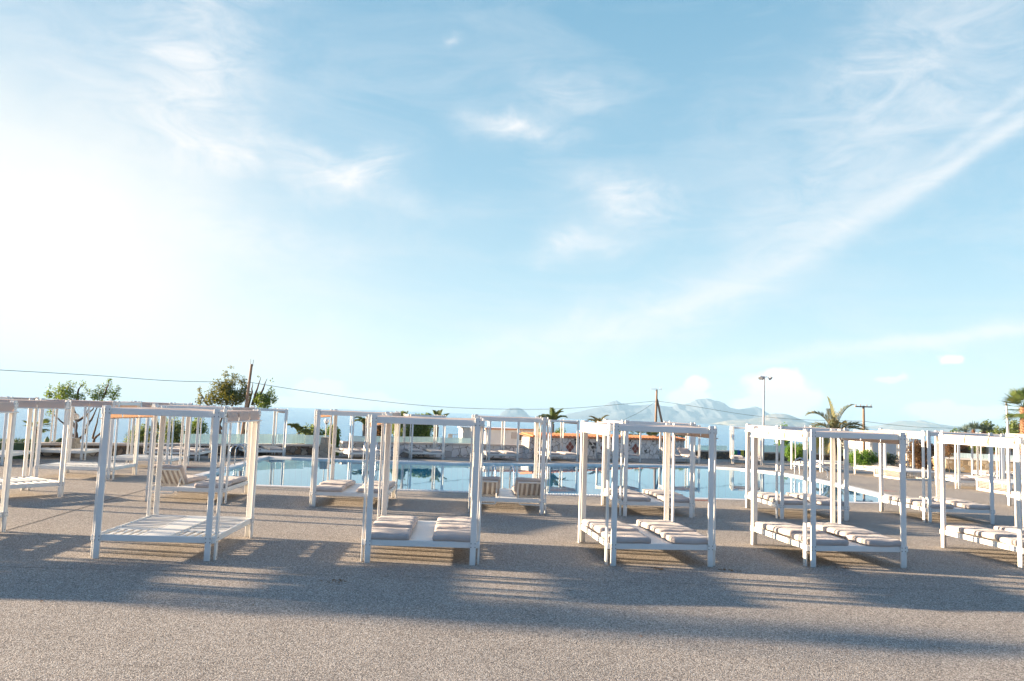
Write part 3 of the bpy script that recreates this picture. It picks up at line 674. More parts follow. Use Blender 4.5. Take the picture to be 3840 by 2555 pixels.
bed('flat', 15.383, 21.531, 3.3, 'second row daybed mostly hidden behind the front daybed cut by the right edge')
bed('slats', -10.917, 16.641, -33.9, 'bare slatted daybed turned at an angle behind the one cut by the left edge')
bed('slats', -11.591, 21.439, -85.6, 'bare slatted daybed set sideways with a grey flap, right behind the nearest left corner post')
bed('slats', -15.872, 27.9, -87.0, 'bare daybed set sideways in front of the branching tree by the stone wall')
bed('slats', -16.376, 24.609, 9.7, 'bare daybed beside the clipped hedge at the left edge')
bed('slats', -11.674, 25.183, -87.4, 'bare daybed set sideways with slats showing, just beyond the raised backrest')
bed('flat', -12.604, 29.67, -86.0, 'daybed set sideways with mattresses beside the low stone wall, left of the pool')
bed('flat', -10.75, 33.6, 30.0, 'far daybed at the back left corner of the pool in front of the rubble wall')
bed('flat', -6.75, 35.0, 34.0, 'far daybed at the left end of the white crazy paved wall', True)
bed('flat', -4.102, 37.3, 18.0, 'far daybed in front of the shaded crazy paved wall and the white beach railing', True)
bed('flat', -0.623, 38.674, 23.4, 'far daybed in front of the low white building, left of the tall mosaic wall', True)
bed('flat', 2.475, 40.223, 21.2, 'far daybed in front of the leftmost red diamond of the mosaic wall', True)
bed('flat', 5.967, 41.776, 20.3, 'far daybed in front of the middle and right red diamonds of the mosaic wall', True)
bed('up2', 9.501, 42.887, 7.0, 'far daybed with raised backrests at the right end of the mosaic wall', True)
bed('flat', 13.623, 44.252, -13.1, 'far daybed in front of the coloured recycling bins', True)
bed('flat', 15.556, 38.806, 26.0, 'far daybed in front of the bright green bush, right of the floodlight mast', True)
bed('flat', 17.456, 35.914, 14.5, 'far daybed on the sunlit deck in front of the green and grey shrubs', True)
bed('flat', 17.564, 29.459, -8.3, 'daybed on the sunlit deck in front of the honey coloured stone wall')
bed('flat', 24.0, 48.6, -10, 'farthest daybed, in front of the red leaved tree beside the grey shrub')
bed('flat', 22.4, 35.0, 0, 'daybed right of the honey coloured wall, beyond the daybed at the right edge')
# the row goes on out of the picture to the left; these throw the long shadows
for i, (x, y) in enumerate([(-12.4, 11.2), (-16.1, 10.8), (-19.8, 10.45), (-23.6, 10.15)]):
    bed('slats' if i % 2 else 'flat', x, y, 3.0, 'front row daybed outside the left edge of the photo that throws a long shadow')

# low white benches with netting sides
def bench(loc, rz, sx, sy, label):
    root = empty('low_bench', loc, rz)
    mb = MB(); h0, h1 = 0.02, 0.42
    for a in (-1, 1):
        for c_ in (-1, 1): mb.box(a * sx / 2 - .03, a * sx / 2 + .03, c_ * sy / 2 - .03, c_ * sy / 2 + .03, 0, h1 - .06)
    mb.box(-sx / 2 - .05, sx / 2 + .05, -sy / 2 - .05, sy / 2 + .05, h1 - .06, h1, 0, None, .005)
    for c_ in (-1, 1): mb.box(-sx / 2 + .03, sx / 2 - .03, c_ * sy / 2 - .02, c_ * sy / 2 + .02, 0.0, 0.09)
    for c_ in (-1, 1): mb.box(c_ * sx / 2 - .02, c_ * sx / 2 + .02, -sy / 2 + .03, sy / 2 - .03, 0.0, 0.09)
    mb.build('frame', M['paint'], root)
    mb = MB()
    for c_ in (-1, 1):
        k = int(sx / .06)
        for i in range(k): x = -sx / 2 + sx * (i + .5) / k; mb.box(x - .004, x + .004, c_ * sy / 2 - .004, c_ * sy / 2 + .004, .09, h1 - .06)
        for z in (.14, .19, .24, .29, .33): mb.box(-sx / 2 + .03, sx / 2 - .03, c_ * sy / 2 - .003, c_ * sy / 2 + .003, z, z + .008)
    for c_ in (-1, 1):
        k = int(sy / .06)
        for i in range(k): y = -sy / 2 + sy * (i + .5) / k; mb.box(c_ * sx / 2 - .004, c_ * sx / 2 + .004, y - .004, y + .004, .09, h1 - .06)
        for z in (.14, .19, .24, .29, .33): mb.box(c_ * sx / 2 - .003, c_ * sx / 2 + .003, -sy / 2 + .03, sy / 2 - .03, z, z + .008)
    mb.build('side_netting', M['mesh_net'], root); tag(root, label, 'bench', 'low white benches with netting sides'); return root
bench((17.55, 34.2, zg(0, 34.2)), R(6), 1.5, 2.1, 'low white bench with netting sides seen behind the right front corner post')
bench((17.85, 27.2, zg(0, 27.2)), R(3), 1.6, 1.7, 'low white bench with netting sides in front of the honey coloured wall')

# ------------------------------------------------------------ pool ladders and rails
def ladder(loc, rz, label, big=False):
    root = empty('pool_ladder', loc, rz); 
    for sx in (-.25, .25):
        if big: pts = [(sx, -.75, 0), (sx, -.75, .55), (sx, -.70, .72), (sx, -.55, .80), (sx, -.2, .72), (sx, .35, .45), (sx, .5, .3), (sx, .52, .05), (sx, .52, -.9)]
        else: pts = [(sx, -.42, 0), (sx, -.42, .55), (sx, -.36, .68), (sx, -.24, .74), (sx, -.05, .72), (sx, .06, .6), (sx, .08, .4), (sx, .08, -.9)]
        MB().tube(pts, .021, 8).build('handrail', M['steel'], root)
    yy = .52 if big else .08
    for z in (-.25, -.5, -.75): MB().box(-.25, .25, yy - .04, yy + .04, z, z + .02).build('step', M['steel'], root)
    tag(root, label, 'pool ladder', 'steel ladders of the pool'); return root
ladder((-0.15, 20.9, 0), R(12), 'steel pool ladder at the near edge just beyond the raised backrests')
ladder((-5.55, 31.2, 0), R(180), 'steel pool ladder on the far edge of the pool')
ladder((11.75, 29.4, 0), R(-90), 'curved steel handrails at the right edge of the pool', True)
ladder((-9.3, 26.4, 0), R(90), 'steel pool ladder on the left edge of the pool')

# ------------------------------------------------------------ walls
def wall(name, A, B, th, z0, z1, m_, root=None, back=True):
    a = Vector((*A, 0)); b_ = Vector((*B, 0)); d = (b_ - a).normalized(); nn = Vector((-d.y, d.x, 0)) * th
    vs = [a, b_, b_ + nn, a + nn]; vs = [Vector((q.x, q.y, z0)) for q in vs] + [Vector((q.x, q.y, z1)) for q in vs]
    return MB().add(vs, [(0, 3, 2, 1), (4, 5, 6, 7), (0, 1, 5, 4), (1, 2, 6, 5), (2, 3, 7, 6), (3, 0, 4, 7)]).build(name, m_, root)
def polywall(P, th, h, m_, cop_m, cop_h, label, cat, over=.05, glass=None, z0=-.9):
    root = empty('garden_wall', (0, 0, 0)); mbw = MB(); mbc = MB(); mbg = MB()
    def strip(mb, th_, lo, hi, shift):
        n_ = len(P); fr = []; bk = []; zz = [zg(*q) for q in P]
        for i in range(n_):
            a = Vector(P[max(0, i - 1)]); b_ = Vector(P[min(n_ - 1, i + 1)]); d = (b_ - a).normalized(); nn = Vector((-d.y, d.x)); q = Vector(P[i])
            fr.append(q + nn * shift); bk.append(q + nn * (shift + th_))
        vs = [(q.x, q.y, lo + (zz[i % n_] if lo > 0 else 0)) for i, q in enumerate(fr + bk)] + [(q.x, q.y, hi + zz[i % n_]) for i, q in enumerate(fr + bk)]; fs = []
        for i in range(n_ - 1):
            fs += [(i, i + 1, 2 * n_ + i + 1, 2 * n_ + i), (n_ + i + 1, n_ + i, 3 * n_ + i, 3 * n_ + i + 1), (2 * n_ + i, 2 * n_ + i + 1, 3 * n_ + i + 1, 3 * n_ + i), (i, n_ + i, n_ + i + 1, i + 1)]
        fs += [(0, 2 * n_, 3 * n_, n_), (n_ - 1, 2 * n_ - 1, 4 * n_ - 1, 3 * n_ - 1)]; mb.add(vs, fs)
    strip(mbw, th, z0, h - cop_h, 0); mbw.build('masonry', m_, root)
    strip(mbc, th + 2 * over, h - cop_h + .001, h, -over); mbc.build('coping', cop_m, root)
    tag(root, label, cat)
    return root
def glass_run(P, z0, z1, label, gap=1.6, skip=()):
    root = empty('glass_screen', (0, 0, 0)); i = 0
    for a, b_ in zip(P[:-1], P[1:]):
        a = Vector((*a, 0)); b_ = Vector((*b_, 0)); ln = (b_ - a).length; d = (b_ - a) / ln; k = max(1, round(ln / gap))
        for j in range(k):
            if i not in skip: wall('pane', tuple((a + d * (ln * j / k + .01)).xy), tuple((a + d * (ln * (j + 1) / k - .01)).xy), .012, z0 + zg(0, (a.y + b_.y) / 2), z1 + zg(0, (a.y + b_.y) / 2), M['frost'], root)
            i += 1
    tag(root, label, 'glass screen', 'frosted glass wind screens on the walls'); return root
PA = [(-28, 19.2), (-21, 24.6), (-15.6, 29.6), (-9.6, 36.0), (-8.25, 36.9)]
polywall(PA, .4, .50, M['rubble'], M['wall_coping'], .09, 'low dark rubble wall with beige coping, left of the pool lamp pillar', 'wall')
glass_run([(-13.5, 32.1), (-9.55, 36.25), (-8.55, 36.95)], .505, .93, 'frosted glass screen standing on the dark rubble wall')
PB = [(-7.75, 36.1), (-3.5, 38.9), (0.85, 41.2)]
polywall(PB, .35, .70, M['crazy_marble'], M['wall_coping'], .09, 'low crazy paved white marble wall beyond the far pool edge', 'wall')
glass_run([(-7.55, 36.4), (-3.5, 39.1), (-1.7, 40.05)], .705, .98, 'frosted glass screen standing on the white crazy paved wall')
# mosaic wall with tiled roof cap
MA, MBp = Vector((1.1, 40.7, 0)), Vector((11.1, 48.7, 0)); md = (MBp - MA).normalized(); mn = Vector((-md.y, md.x, 0)); ml = (MBp - MA).length
mz0 = zg(MA.x, MA.y); msl = (zg(MBp.x, MBp.y) - mz0) / ml
MX = Matrix.Translation(MA) @ Matrix(((md.x, mn.x, 0, 0), (md.y, mn.y, 0, 0), (msl, 0, 1, mz0), (0, 0, 0, 1)))
root = empty('mosaic_wall'); 
MB().box(0, ml, 0, .62, -.3, 1.12, 0, MX).build('masonry', M['crazy_marble'], root)
mb = MB(); yb = .78
mb.add([MX @ Vector(q) for q in ((-.1, -.16, 1.13), (ml + .0, -.16, 1.13), (ml + .0, yb, 1.26), (-.1, yb, 1.26), (-.1, -.16, 1.17), (ml, -.16, 1.17), (ml, yb, 1.30), (-.1, yb, 1.30))],
       [(0, 3, 2, 1), (4, 5, 6, 7), (0, 1, 5, 4), (1, 2, 6, 5), (2, 3, 7, 6), (3, 0, 4, 7)])
k = int(ml / .28)
for i in range(k):
    x = (i + .5) * ml / k; mb.tube([MX @ Vector((x, -.2, 1.185)), MX @ Vector((x, yb, 1.31))], .075, 8)
mb.build('tiled_roof', M['terracotta'], root)
def on_wall(px, py):
    """where the sight line of a photo pixel meets the mosaic wall face: (along, height)"""
    d = ray(px, py); o_ = Vector((0, 0, CAM_H)); t = (MA - o_).dot(mn) / d.dot(mn); q = o_ + d * t; a_ = (q - MA).dot(md); return a_, q.z - mz0 - msl * a_
for px, py in ((2137, 1677), (2265, 1681), (2382, 1683)):
    x, z = on_wall(px, py); mb = MB(); s_ = .325
    mb.add([MX @ Vector(q) for q in ((x - s_, -.006, z), (x, -.006, z - s_), (x + s_, -.006, z), (x, -.006, z + s_))], [(0, 1, 2, 3)], 1)
    h_ = (s_ - .03) / 2
    for dx, dz in ((-1, 0), (1, 0), (0, -1), (0, 1)):
        cx_, cz_ = x + dx * s_ / 2, z + dz * s_ / 2; a = h_ - .0
        mb.add([MX @ Vector(q) for q in ((cx_ - a, -.010, cz_), (cx_, -.010, cz_ - a), (cx_ + a, -.010, cz_), (cx_, -.010, cz_ + a))], [(0, 1, 2, 3)], 0)
    mb.build('tile_diamond', [M['red_tile'], M['grout']], root)
rb = random.Random(3)
for px, py, n_, sp in ((2018, 1655, 12, .33), (2060, 1665, 8, .3), (2165, 1660, 8, .35), (2222, 1678, 14, .28), (2358, 1665, 8, .3), (2422, 1689, 6, .16), (2485, 1665, 5, .2), (2538, 1665, 7, .3), (2450, 1662, 3, .4)):
    x, z = on_wall(px, py); mb = MB()
    for i in range(n_):
        cx_, cz_ = x + rb.uniform(-sp, sp) * .8, z + rb.uniform(-sp, sp); r_ = rb.uniform(.04, .075); k = rb.randint(4, 5); a0 = rb.uniform(0, 3)
        cz_ = min(1.05, max(.1, cz_))
        mb.add([MX @ Vector((cx_ + r_ * math.cos(a0 + 6.283 * j / k), -.005 - .0008 * i, cz_ + r_ * 1.1 * math.sin(a0 + 6.283 * j / k))) for j in range(k)], [tuple(range(k))])
    mb.build('black_tiles', M['black_tile'], root)
tag(root, 'tall white mosaic wall with red tile diamonds and a terracotta tiled roof', 'wall')
# low white building behind
root = empty('white_building'); a = at(1822, 1660, 44.3); b_ = at(1985, 1660, 44.0)
ang = R(30); bl_ = (b_.x - a.x) / math.cos(ang); BX = Matrix.Translation((a.x, 43.4, 0)) @ Matrix.Rotation(ang, 4, 'Z')
MB().box(0, bl_ + .3, 0, 3.4, -.6, 1.06, 0, BX).build('wall', M['render_white'], root)
MB().box(-.08, bl_ + .5, -.08, 3.5, 1.062, 1.13, 0, BX).build('roof', M['render_white'], root); MB().box(-.10, bl_ + .5, -.12, -.082, 1.09, 1.17, 0, BX).build('roof_edge', M['terracotta'], root)
MB().box(bl_ - .75, bl_ - .42, -.02, .01, .52, .92, 0, BX).build('window', M['dark_glass'], root); MB().box(bl_ - 1.2, bl_ - .8, -.035, -.002, .6, .95, 0, BX).build('shutter', M['wall_coping'], root)
tag(root, 'low white building with flat orange roof behind the crazy paved wall', 'building')
PC = [(11.4, 48.5), (14.4, 50.2), (18.2, 50.9), (23.5, 50.9)]
polywall(PC, .4, .55, M['rubble'], M['wall_coping'], .08, 'low rubble wall right of the mosaic wall behind the recycling bins', 'wall')
glass_run([(16.0, 50.6), (18.2, 51.1), (23.2, 51.1)], .555, .98, 'glass screen on the low wall behind the bright green bush')
glass_run([(11.6, 48.9), (14.3, 50.4)], .555, .85, 'clear glass screen on the low wall beside the recycling bins')
PD = [(26.2, 51.5), (24.6, 43.4), (28.2, 42.3), (37, 41.2)]
polywall(PD, .4, .78, M['honey_rubble'], M['render_white'], .09, 'honey coloured rubble wall with white coping at the right', 'wall')
glass_run([(24.9, 43.6), (28.2, 42.6), (37, 41.5)], .785, 1.05, 'frosted glass screen on the honey coloured wall')
polywall([(27, 50.5), (31, 50), (46, 49)], .5, 1.42, M['honey_rubble'], M['render_white'], .07, 'upper honey coloured terrace wall behind the palm tree', 'wall')
a = at(3262, 1690, 60); b_ = at(3400, 1690, 60)
root = empty('beach_house'); MB().box(a.x, b_.x, 60, 66, -1.5, .95).build('wall', M['render_white'], root); MB().box(a.x - .15, b_.x + .15, 59.85, 66.2, .951, 1.05).build('roof', M['sand'], root)
tag(root, 'low cream beach building beyond the shrubs at the right', 'building')
# white beach railing
root = empty('beach_railing'); a = at(1682, 1643, 55); mb = MB()
for i in range(9): mb.box(a.x + i * .14 - .012, a.x + i * .14 + .012, 55, 55.03, -.6, a.z + .28)
mb.box(a.x, a.x + 1.12, 54.99, 55.04, a.z + .24, a.z + .28); mb.build('railing', M['render_white'], root)
MB().box(a.x - .05, a.x + .25, 55.06, 55.1, a.z - .1, a.z + .3).build('panel', M['render_white'], root); tag(root, 'white beach railing seen above the crazy paved wall', 'railing')
# white planter round the feather palm
q = at(3125, 1738, 47.5); root = empty('white_planter', (q.x, 47.5, zg(0, 47.5))); MB().box(-1.0, 0.6, -.3, .5, 0, .22, 0, None, .01).build('kerb', M['render_white'], root)
tag(root, 'low white kerb in front of the feather palm', 'planter')

# ------------------------------------------------------------ bins, lamps, poles, wires
def bin_(px, m_, label, w_=.2, txt=True):
    q = at(px, 1700, 48.9); root = empty('recycling_bin', (q.x, 48.9, zg(0, 48.9)))
    MB().box(-w_ / 2, w_ / 2, -.16, .16, .03, .60, 0, None, .012).build('bin_body', m_, root)
    MB().box(-w_ / 2 - .008, w_ / 2 + .008, -.17, .17, .602, .645, 0, None, .01).build('lid', m_, root)
    if txt:
        mb = MB()
        for k in range(3):   # three chasing arrows as a ring
            pts = []
            for j in range(6):
                a = R(90 + k * 120 + j * 15); pts.append((.045 * math.cos(a), -.164, .22 + .055 * math.sin(a)))
            mb.tube(pts, .009, 4)
        mb.build('recycling_mark', M['render_white'], root)
    tag(root, label, 'recycling bin', 'recycling bins by the low wall')
bin_(2757, M['bin_green'], 'green recycling bin, left of the three coloured ones', .19); bin_(2768.5, M['bin_blue'], 'blue recycling bin between the green and the yellow one', .19)
bin_(2781, M['bin_yellow'], 'yellow recycling bin, right of the blue one', .19); bin_(2793, M['dark_metal'], 'dark litter bin beside the yellow recycling bin', .17, False)
def globe_lamp(px, py, Y, base_z, pil, label, r_=.12):
    q = at(px, py, Y); root = empty('globe_lamp', (q.x, Y, base_z))
    MB().tube([(0, 0, 0), (0, 0, q.z - base_z - r_)], .025, 8).build('lamp_post', M['grey_post'], root)
    MB().disc((0, 0, q.z - base_z - r_ - .03), (0, 0, 1), .06, .05, 10).build('lamp_collar', M['dark_metal'], root)
    MB().sphere((0, 0, q.z - base_z), r_, 18, 12).build('lamp_globe', M['globe_white'], root)
    tag(root, label, 'lamp', 'white globe lamps on pillars')
    if pil:
        pr = empty('stone_pillar', (q.x - .02, Y, zg(0, Y))); h_ = base_z - zg(0, Y); mb = MB(); a, c_ = .22, .15
        mb.add([(-a, -a, 0), (a, -a, 0), (a, a, 0), (-a, a, 0), (-c_, -c_, h_), (c_, -c_, h_), (c_, c_, h_), (-c_, c_, h_)], [(0, 3, 2, 1), (4, 5, 6, 7), (0, 1, 5, 4), (1, 2, 6, 5), (2, 3, 7, 6), (3, 0, 4, 7)])
        mb.build('pillar_shaft', M['pillar_stone'], pr); tag(pr, label.replace('white globe lamp on', 'tapered stone pillar:').replace('tapered stone pillar: a tapered stone pillar', 'tapered stone pillar under the globe lamp'), 'pillar', 'tapered stone lamp pillars')
globe_lamp(1225, 1579, 35.6, .67, True, 'white globe lamp on a tapered stone pillar between the two far walls')
globe_lamp(285, 1563, 28.6, .62, True, 'white globe lamp on a tapered stone pillar by the branching tree')
def pole(px_t, py_t, px_b, py_b, Y, r0, r1, name, label, cat='utility pole', mm='pole_wood', zb=-1.0, extra=None):
    T = at(px_t, py_t, Y); Bq = at(px_b, py_b, Y); k = (zb - Bq.z) / (T.z - Bq.z); Bz = Bq + (T - Bq) * k
    root = empty(name, Bz); MB().tube([(0, 0, 0), T - Bz], [r0, r1], 10).build('pole_shaft', M[mm], root); tag(root, label, cat)
    return root, T - Bz, Bz
rp, T, Bz = pole(944, 1366, 909, 1626, 37, .085, .06, 'utility_pole', 'leaning wooden utility pole rising through the left tree')
mb = MB().tube([T + Vector((-.05, 0, -.1)), T + Vector((-.06, 0, .25))], .012, 6).tube([T + Vector((.06, 0, -.1)), T + Vector((.07, 0, .22))], .012, 6); mb.build('pole_pin', M['dark_metal'], rp)
rp, T, Bz = pole(2463, 1462, 2458, 1626, 58, .13, .07, 'utility_pole', 'wooden utility pole with antenna and brace behind the mosaic wall')
j = at(2464, 1497, 58) - Bz; bq = at(2492, 1630, 58) - Bz; bq = j + (bq - j) * 1.35
MB().tube([bq, j], [.10, .07], 8).build('brace_pole', M['pole_wood'], rp)
mb = MB(); q = at(2461, 1460, 58) - Bz
mb.tube([q + Vector((-.42, 0, .0)), q + Vector((.42, 0, .0))], .012, 5)
for dx, hh in ((-.40, .28), (-.26, .24), (-.12, .26), (0, .3), (.26, .3), (.40, .34)): mb.tube([q + Vector((dx, 0, -.1)), q + Vector((dx, 0, hh * .6))], .012, 5)
mb.build('antenna', M['grey_post'], rp)
rp, T, Bz = pole(3238, 1522, 3240, 1680, 56, .11, .08, 'utility_pole', 'wooden utility pole with a crossarm right of the feather palm')
mb = MB().box(T.x - .62, T.x + .62, -.06, .06, T.z - .12, T.z - .03)
for dx in (-.55, -.2, .25, .55): mb.tube([(T.x + dx, 0, T.z - .03), (T.x + dx, 0, T.z + .1)], .03, 6)
mb.build('crossarm', M['pole_wood'], rp)
rp, T, Bz = pole(2866, 1413, 2861, 1680, 49.5, .085, .05, 'floodlight_mast', 'tall grey floodlight mast beyond the pool', 'floodlight mast', 'grey_post', -.5)
MB().tube([T + Vector((-.26, 0, -.02)), T + Vector((.26, 0, -.02))], .022, 6).tube([T, T + Vector((0, 0, .15))], .02, 6).build('lamp_bracket', M['grey_post'], rp)
for dx, ry in ((-.26, -.5), (-.12, -.9), (.3, .7)):
    c_ = T + Vector((dx, -.08, -.02)); d = Vector((ry * .5, -.5, -.6)).normalized(); MB().tube([c_ - d * .06, c_ + d * .02, c_ + d * .15], [.05, .09, .14], 10).build('floodlight', M['grey_post'], rp)
rp, T, Bz = pole(3774, 1512, 3781, 1640, 46, .1, .05, 'street_lamp', 'slim white lamp post beside the fan palm at the right edge', 'lamp post', 'globe_white', -.4)
MB().tube([T + Vector((0, 0, -.15)), T + Vector((-.02, 0, .1))], [.07, .03], 8).build('lamp_head', M['dark_metal'], rp)
rp, T, Bz = pole(2982, 1640, 2984, 1745, 41, .022, .022, 'thin_post', 'thin metal post beside the far daybed in front of the green bush', 'post', 'grey_post', -.3)
def wire(pts, label, r_=.013):
    P_ = [at(*p_) for p_ in pts]; out = []
    for i in range(len(P_) - 1):
        p0 = P_[max(0, i - 1)]; p1 = P_[i]; p2 = P_[i + 1]; p3 = P_[min(len(P_) - 1, i + 2)]
        for k in range(6):
            t = k / 6; out.append(.5 * ((2 * p1) + (-p0 + p2) * t + (2 * p0 - 5 * p1 + 4 * p2 - p3) * t * t + (-p0 + 3 * p1 - 3 * p2 + p3) * t ** 3))
    out.append(P_[-1]); tag(MB().tube(out, r_, 5).build('overhead_wire', M['dark_metal']), label, 'overhead wire', 'overhead wires between the poles')
wire([(-400, 1366, 30), (0, 1388, 32), (350, 1408, 34), (650, 1429, 36), (937, 1434, 37)], 'overhead wire from the left edge to the leaning pole')
wire([(937, 1434, 37), (1150, 1468, 40), (1400, 1502, 44), (1650, 1526, 48), (1900, 1535, 52), (2150, 1531, 55), (2463, 1504, 58)], 'long sagging overhead wire between the leaning pole and the antenna pole')
wire([(2463, 1504, 58), (2600, 1524, 57), (2800, 1556, 57), (3000, 1574, 56), (3239, 1580, 56)], 'overhead wire from the antenna pole to the crossarm pole')
wire([(3239, 1580, 56), (3350, 1594, 56), (3480, 1604, 57), (3700, 1608, 58), (4000, 1612, 60)], 'overhead wire running right from the crossarm pole')
wire([(2463, 1504, 58), (2400, 1545, 54), (2330, 1578, 52), (2280, 1598, 51)], 'guy wire running down left from the antenna pole', .01)

# ------------------------------------------------------------ plants
def leaves(mb, c, rad, n_, size, rnd, mi=0, flat=1.0, asp=0.5):
    for _ in range(n_):
        while True:
            p_ = Vector((rnd.uniform(-1, 1), rnd.uniform(-1, 1), rnd.uniform(-1, 1)))
            if p_.length <= 1: break
        p_ = Vector((p_.x * rad[0], p_.y * rad[1], p_.z * rad[2])) + Vector(c)
        d = Vector((rnd.gauss(0, 1), rnd.gauss(0, 1), rnd.gauss(0, .7) * flat)).normalized(); s_ = d.orthogonal().normalized(); s_.rotate(Matrix.Rotation(rnd.uniform(0, 6.28), 3, d))
        L_ = size * rnd.uniform(.6, 1.3); W_ = L_ * asp
        mb.add([p_, p_ + d * L_ * .5 + s_ * W_ * .5, p_ + d * L_, p_ + d * L_ * .5 - s_ * W_ * .5], [(0, 1, 2, 3)], mi)
def blobs(rnd, c, R_, n_, r0, r1, sq=.8):
    out = []
    for _ in range(n_):
        a = rnd.uniform(0, 6.28); t = rnd.uniform(0, 1) ** .5; z = rnd.uniform(-1, 1); k = math.sqrt(max(0, 1 - z * z * .8))
        out.append((Vector(c) + Vector((R_[0] * t * k * math.cos(a), R_[1] * t * k * math.sin(a), R_[2] * z)), rnd.uniform(r0, r1)))
    return out
def bush(px, py0, py1, wpx, Y, mt, label, n_=2600, leaf=.07, seed=1, cat='bush', name='garden_bush', zbase=0.0, depth=.7, ragged=.25, trunk=False):
    """shrub whose outline spans wpx wide and py0..py1 high in the survey photo"""
    zbase += zg(0, Y); T = at(px, py0, Y); s_ = Y / F_PX; W_ = wpx * s_ / 2; H_ = T.z - zbase; rnd = random.Random(seed); root = empty(name, (T.x, Y, zbase)); mb = MB()
    rm = min(W_, H_ * .5); bl = []
    for _ in range(44):
        r_ = rm * rnd.uniform(.28, .5); a = rnd.uniform(0, 6.28); t = rnd.uniform(0, 1) ** .45; zz_ = rnd.uniform(-1, 1); k_ = (1 - max(0, zz_) ** 2.5 * .65)
        bl.append((Vector(((W_ - r_) * t * k_ * math.cos(a), (W_ * depth - r_ * .6) * t * k_ * math.sin(a), H_ * .5 + (H_ * .5 - r_) * zz_)), r_))
    tot = sum(r_ ** 2 for _, r_ in bl)
    for c_, r_ in bl:
        leaves(mb, c_, (r_, r_, r_ * (1 + ragged * .5)), int(n_ * 1.5 * r_ * r_ / tot), leaf, rnd)
    mb.build('foliage', mt, root)
    mb = MB()
    for i in range(6):
        a = rnd.uniform(0, 6.28); mb.tube([(0, 0, 0), (W_ * .25 * math.cos(a), W_ * .2 * math.sin(a), H_ * .35), (W_ * .5 * math.cos(a), W_ * .4 * math.sin(a), H_ * .7)], [.03, .02, .008], 5)
    mb.build('stem', M['bark'], root); tag(root, label, cat); return root
def branch_tree(Y, limbs, clumps, mt, label, leaf=.10, seed=1, zbase=0, name='garden_tree', thick=.09):
    rnd = random.Random(seed); zbase += zg(0, Y); b0 = at(limbs[0][0][0], limbs[0][0][1], Y); root = empty(name, (b0.x, Y, zbase)); O = Vector((b0.x, Y, zbase)); mb = MB()
    for L_ in limbs:
        pts = []; n_ = len(L_); zo = 0
        for i, (x, y) in enumerate(L_):
            q = at(x, y, Y + 0.0) - O; q.y += (zo := zo + rnd.uniform(-.12, .12)); 
            if i == 0 and L_ is limbs[0]: q.z = 0
            pts.append(q)
        fine = []
        for i in range(len(pts) - 1):
            for k in range(3): fine.append(pts[i].lerp(pts[i + 1], k / 3) + Vector((rnd.uniform(-.02, .02), rnd.uniform(-.02, .02), 0)) * (1 if i + k else 0))
        fine.append(pts[-1]); rr = [thick * (1 - .86 * i / (len(fine) - 1)) for i in range(len(fine))]
        if L_ is not limbs[0]: rr = [r_ * .75 for r_ in rr]
        mb.tube(fine, rr, 7)
    s_ = Y / F_PX; mf = MB()
    for x, y, rx, ry, n_ in clumps:
        c_ = at(x, y, Y) - O; c_.y += rnd.uniform(-.3, .3)
        leaves(mf, c_, (rx * s_ * 1.1, rx * s_ * .9, ry * s_ * 1.1), int(n_ * 1.7), leaf, rnd, asp=.45)
        for k in range(max(1, n_ // 60)):
            e = c_ + Vector((rnd.uniform(-1, 1) * rx * s_ * .8, rnd.uniform(-1, 1) * rx * s_ * .6, rnd.uniform(.2, 1) * ry * s_)); mb.tube([c_ - Vector((0, 0, ry * s_ * .6)), e], [.012, .004], 4)
    mb.build('trunk', M['bark'], root); mf.build('crown', mt, root); tag(root, label, 'tree'); return root
branch_tree(31.0, [[(292, 1668), (290, 1640), (284, 1605), (290, 1572), (281, 1530), (288, 1495)], [(290, 1650), (272, 1620), (245, 1590), (215, 1560), (195, 1525)], [(292, 1655), (318, 1625), (330, 1590), (322, 1550), (340, 1510)],
                   [(284, 1605), (262, 1560), (250, 1520), (240, 1480)], [(290, 1580), (318, 1560), (350, 1535), (372, 1500)], [(325, 1600), (345, 1575), (360, 1545), (385, 1490)], [(288, 1500), (300, 1460), (312, 1440)], [(240, 1485), (262, 1455), (270, 1430)], [(385, 1495), (400, 1460), (412, 1425)]],
            [(262, 1478, 32, 26, 420), (240, 1460, 20, 20, 120), (272, 1445, 20, 16, 60), (310, 1490, 22, 16, 120), (295, 1440, 14, 14, 36), (188, 1480, 18, 14, 130), (205, 1500, 24, 14, 120), (225, 1490, 14, 14, 60), (180, 1452, 10, 8, 18),
             (380, 1480, 26, 22, 240), (395, 1455, 20, 18, 70), (425, 1482, 22, 18, 170), (440, 1455, 12, 12, 30), (350, 1490, 16, 14, 70), (412, 1428, 14, 8, 24), (195, 1545, 14, 16, 50), (365, 1450, 12, 12, 24), (330, 1470, 14, 14, 40)],
            M['leaf_dark'], 'sparse branching tree with open crown behind the left rubble wall', .085, 21, .0, thick=.075)
branch_tree(31.3, [[(336, 1662), (352, 1645), (372, 1632), (400, 1610), (420, 1585), (445, 1560)], [(352, 1645), (360, 1600), (368, 1560), (378, 1520)], [(400, 1610), (396, 1570), (388, 1530)]],
            [(445, 1555, 16, 12, 50), (378, 1515, 16, 14, 50), (392, 1540, 12, 10, 30)], M['leaf_dark'], 'leaning forked sapling beside the sparse branching tree', .08, 22, thick=.06)
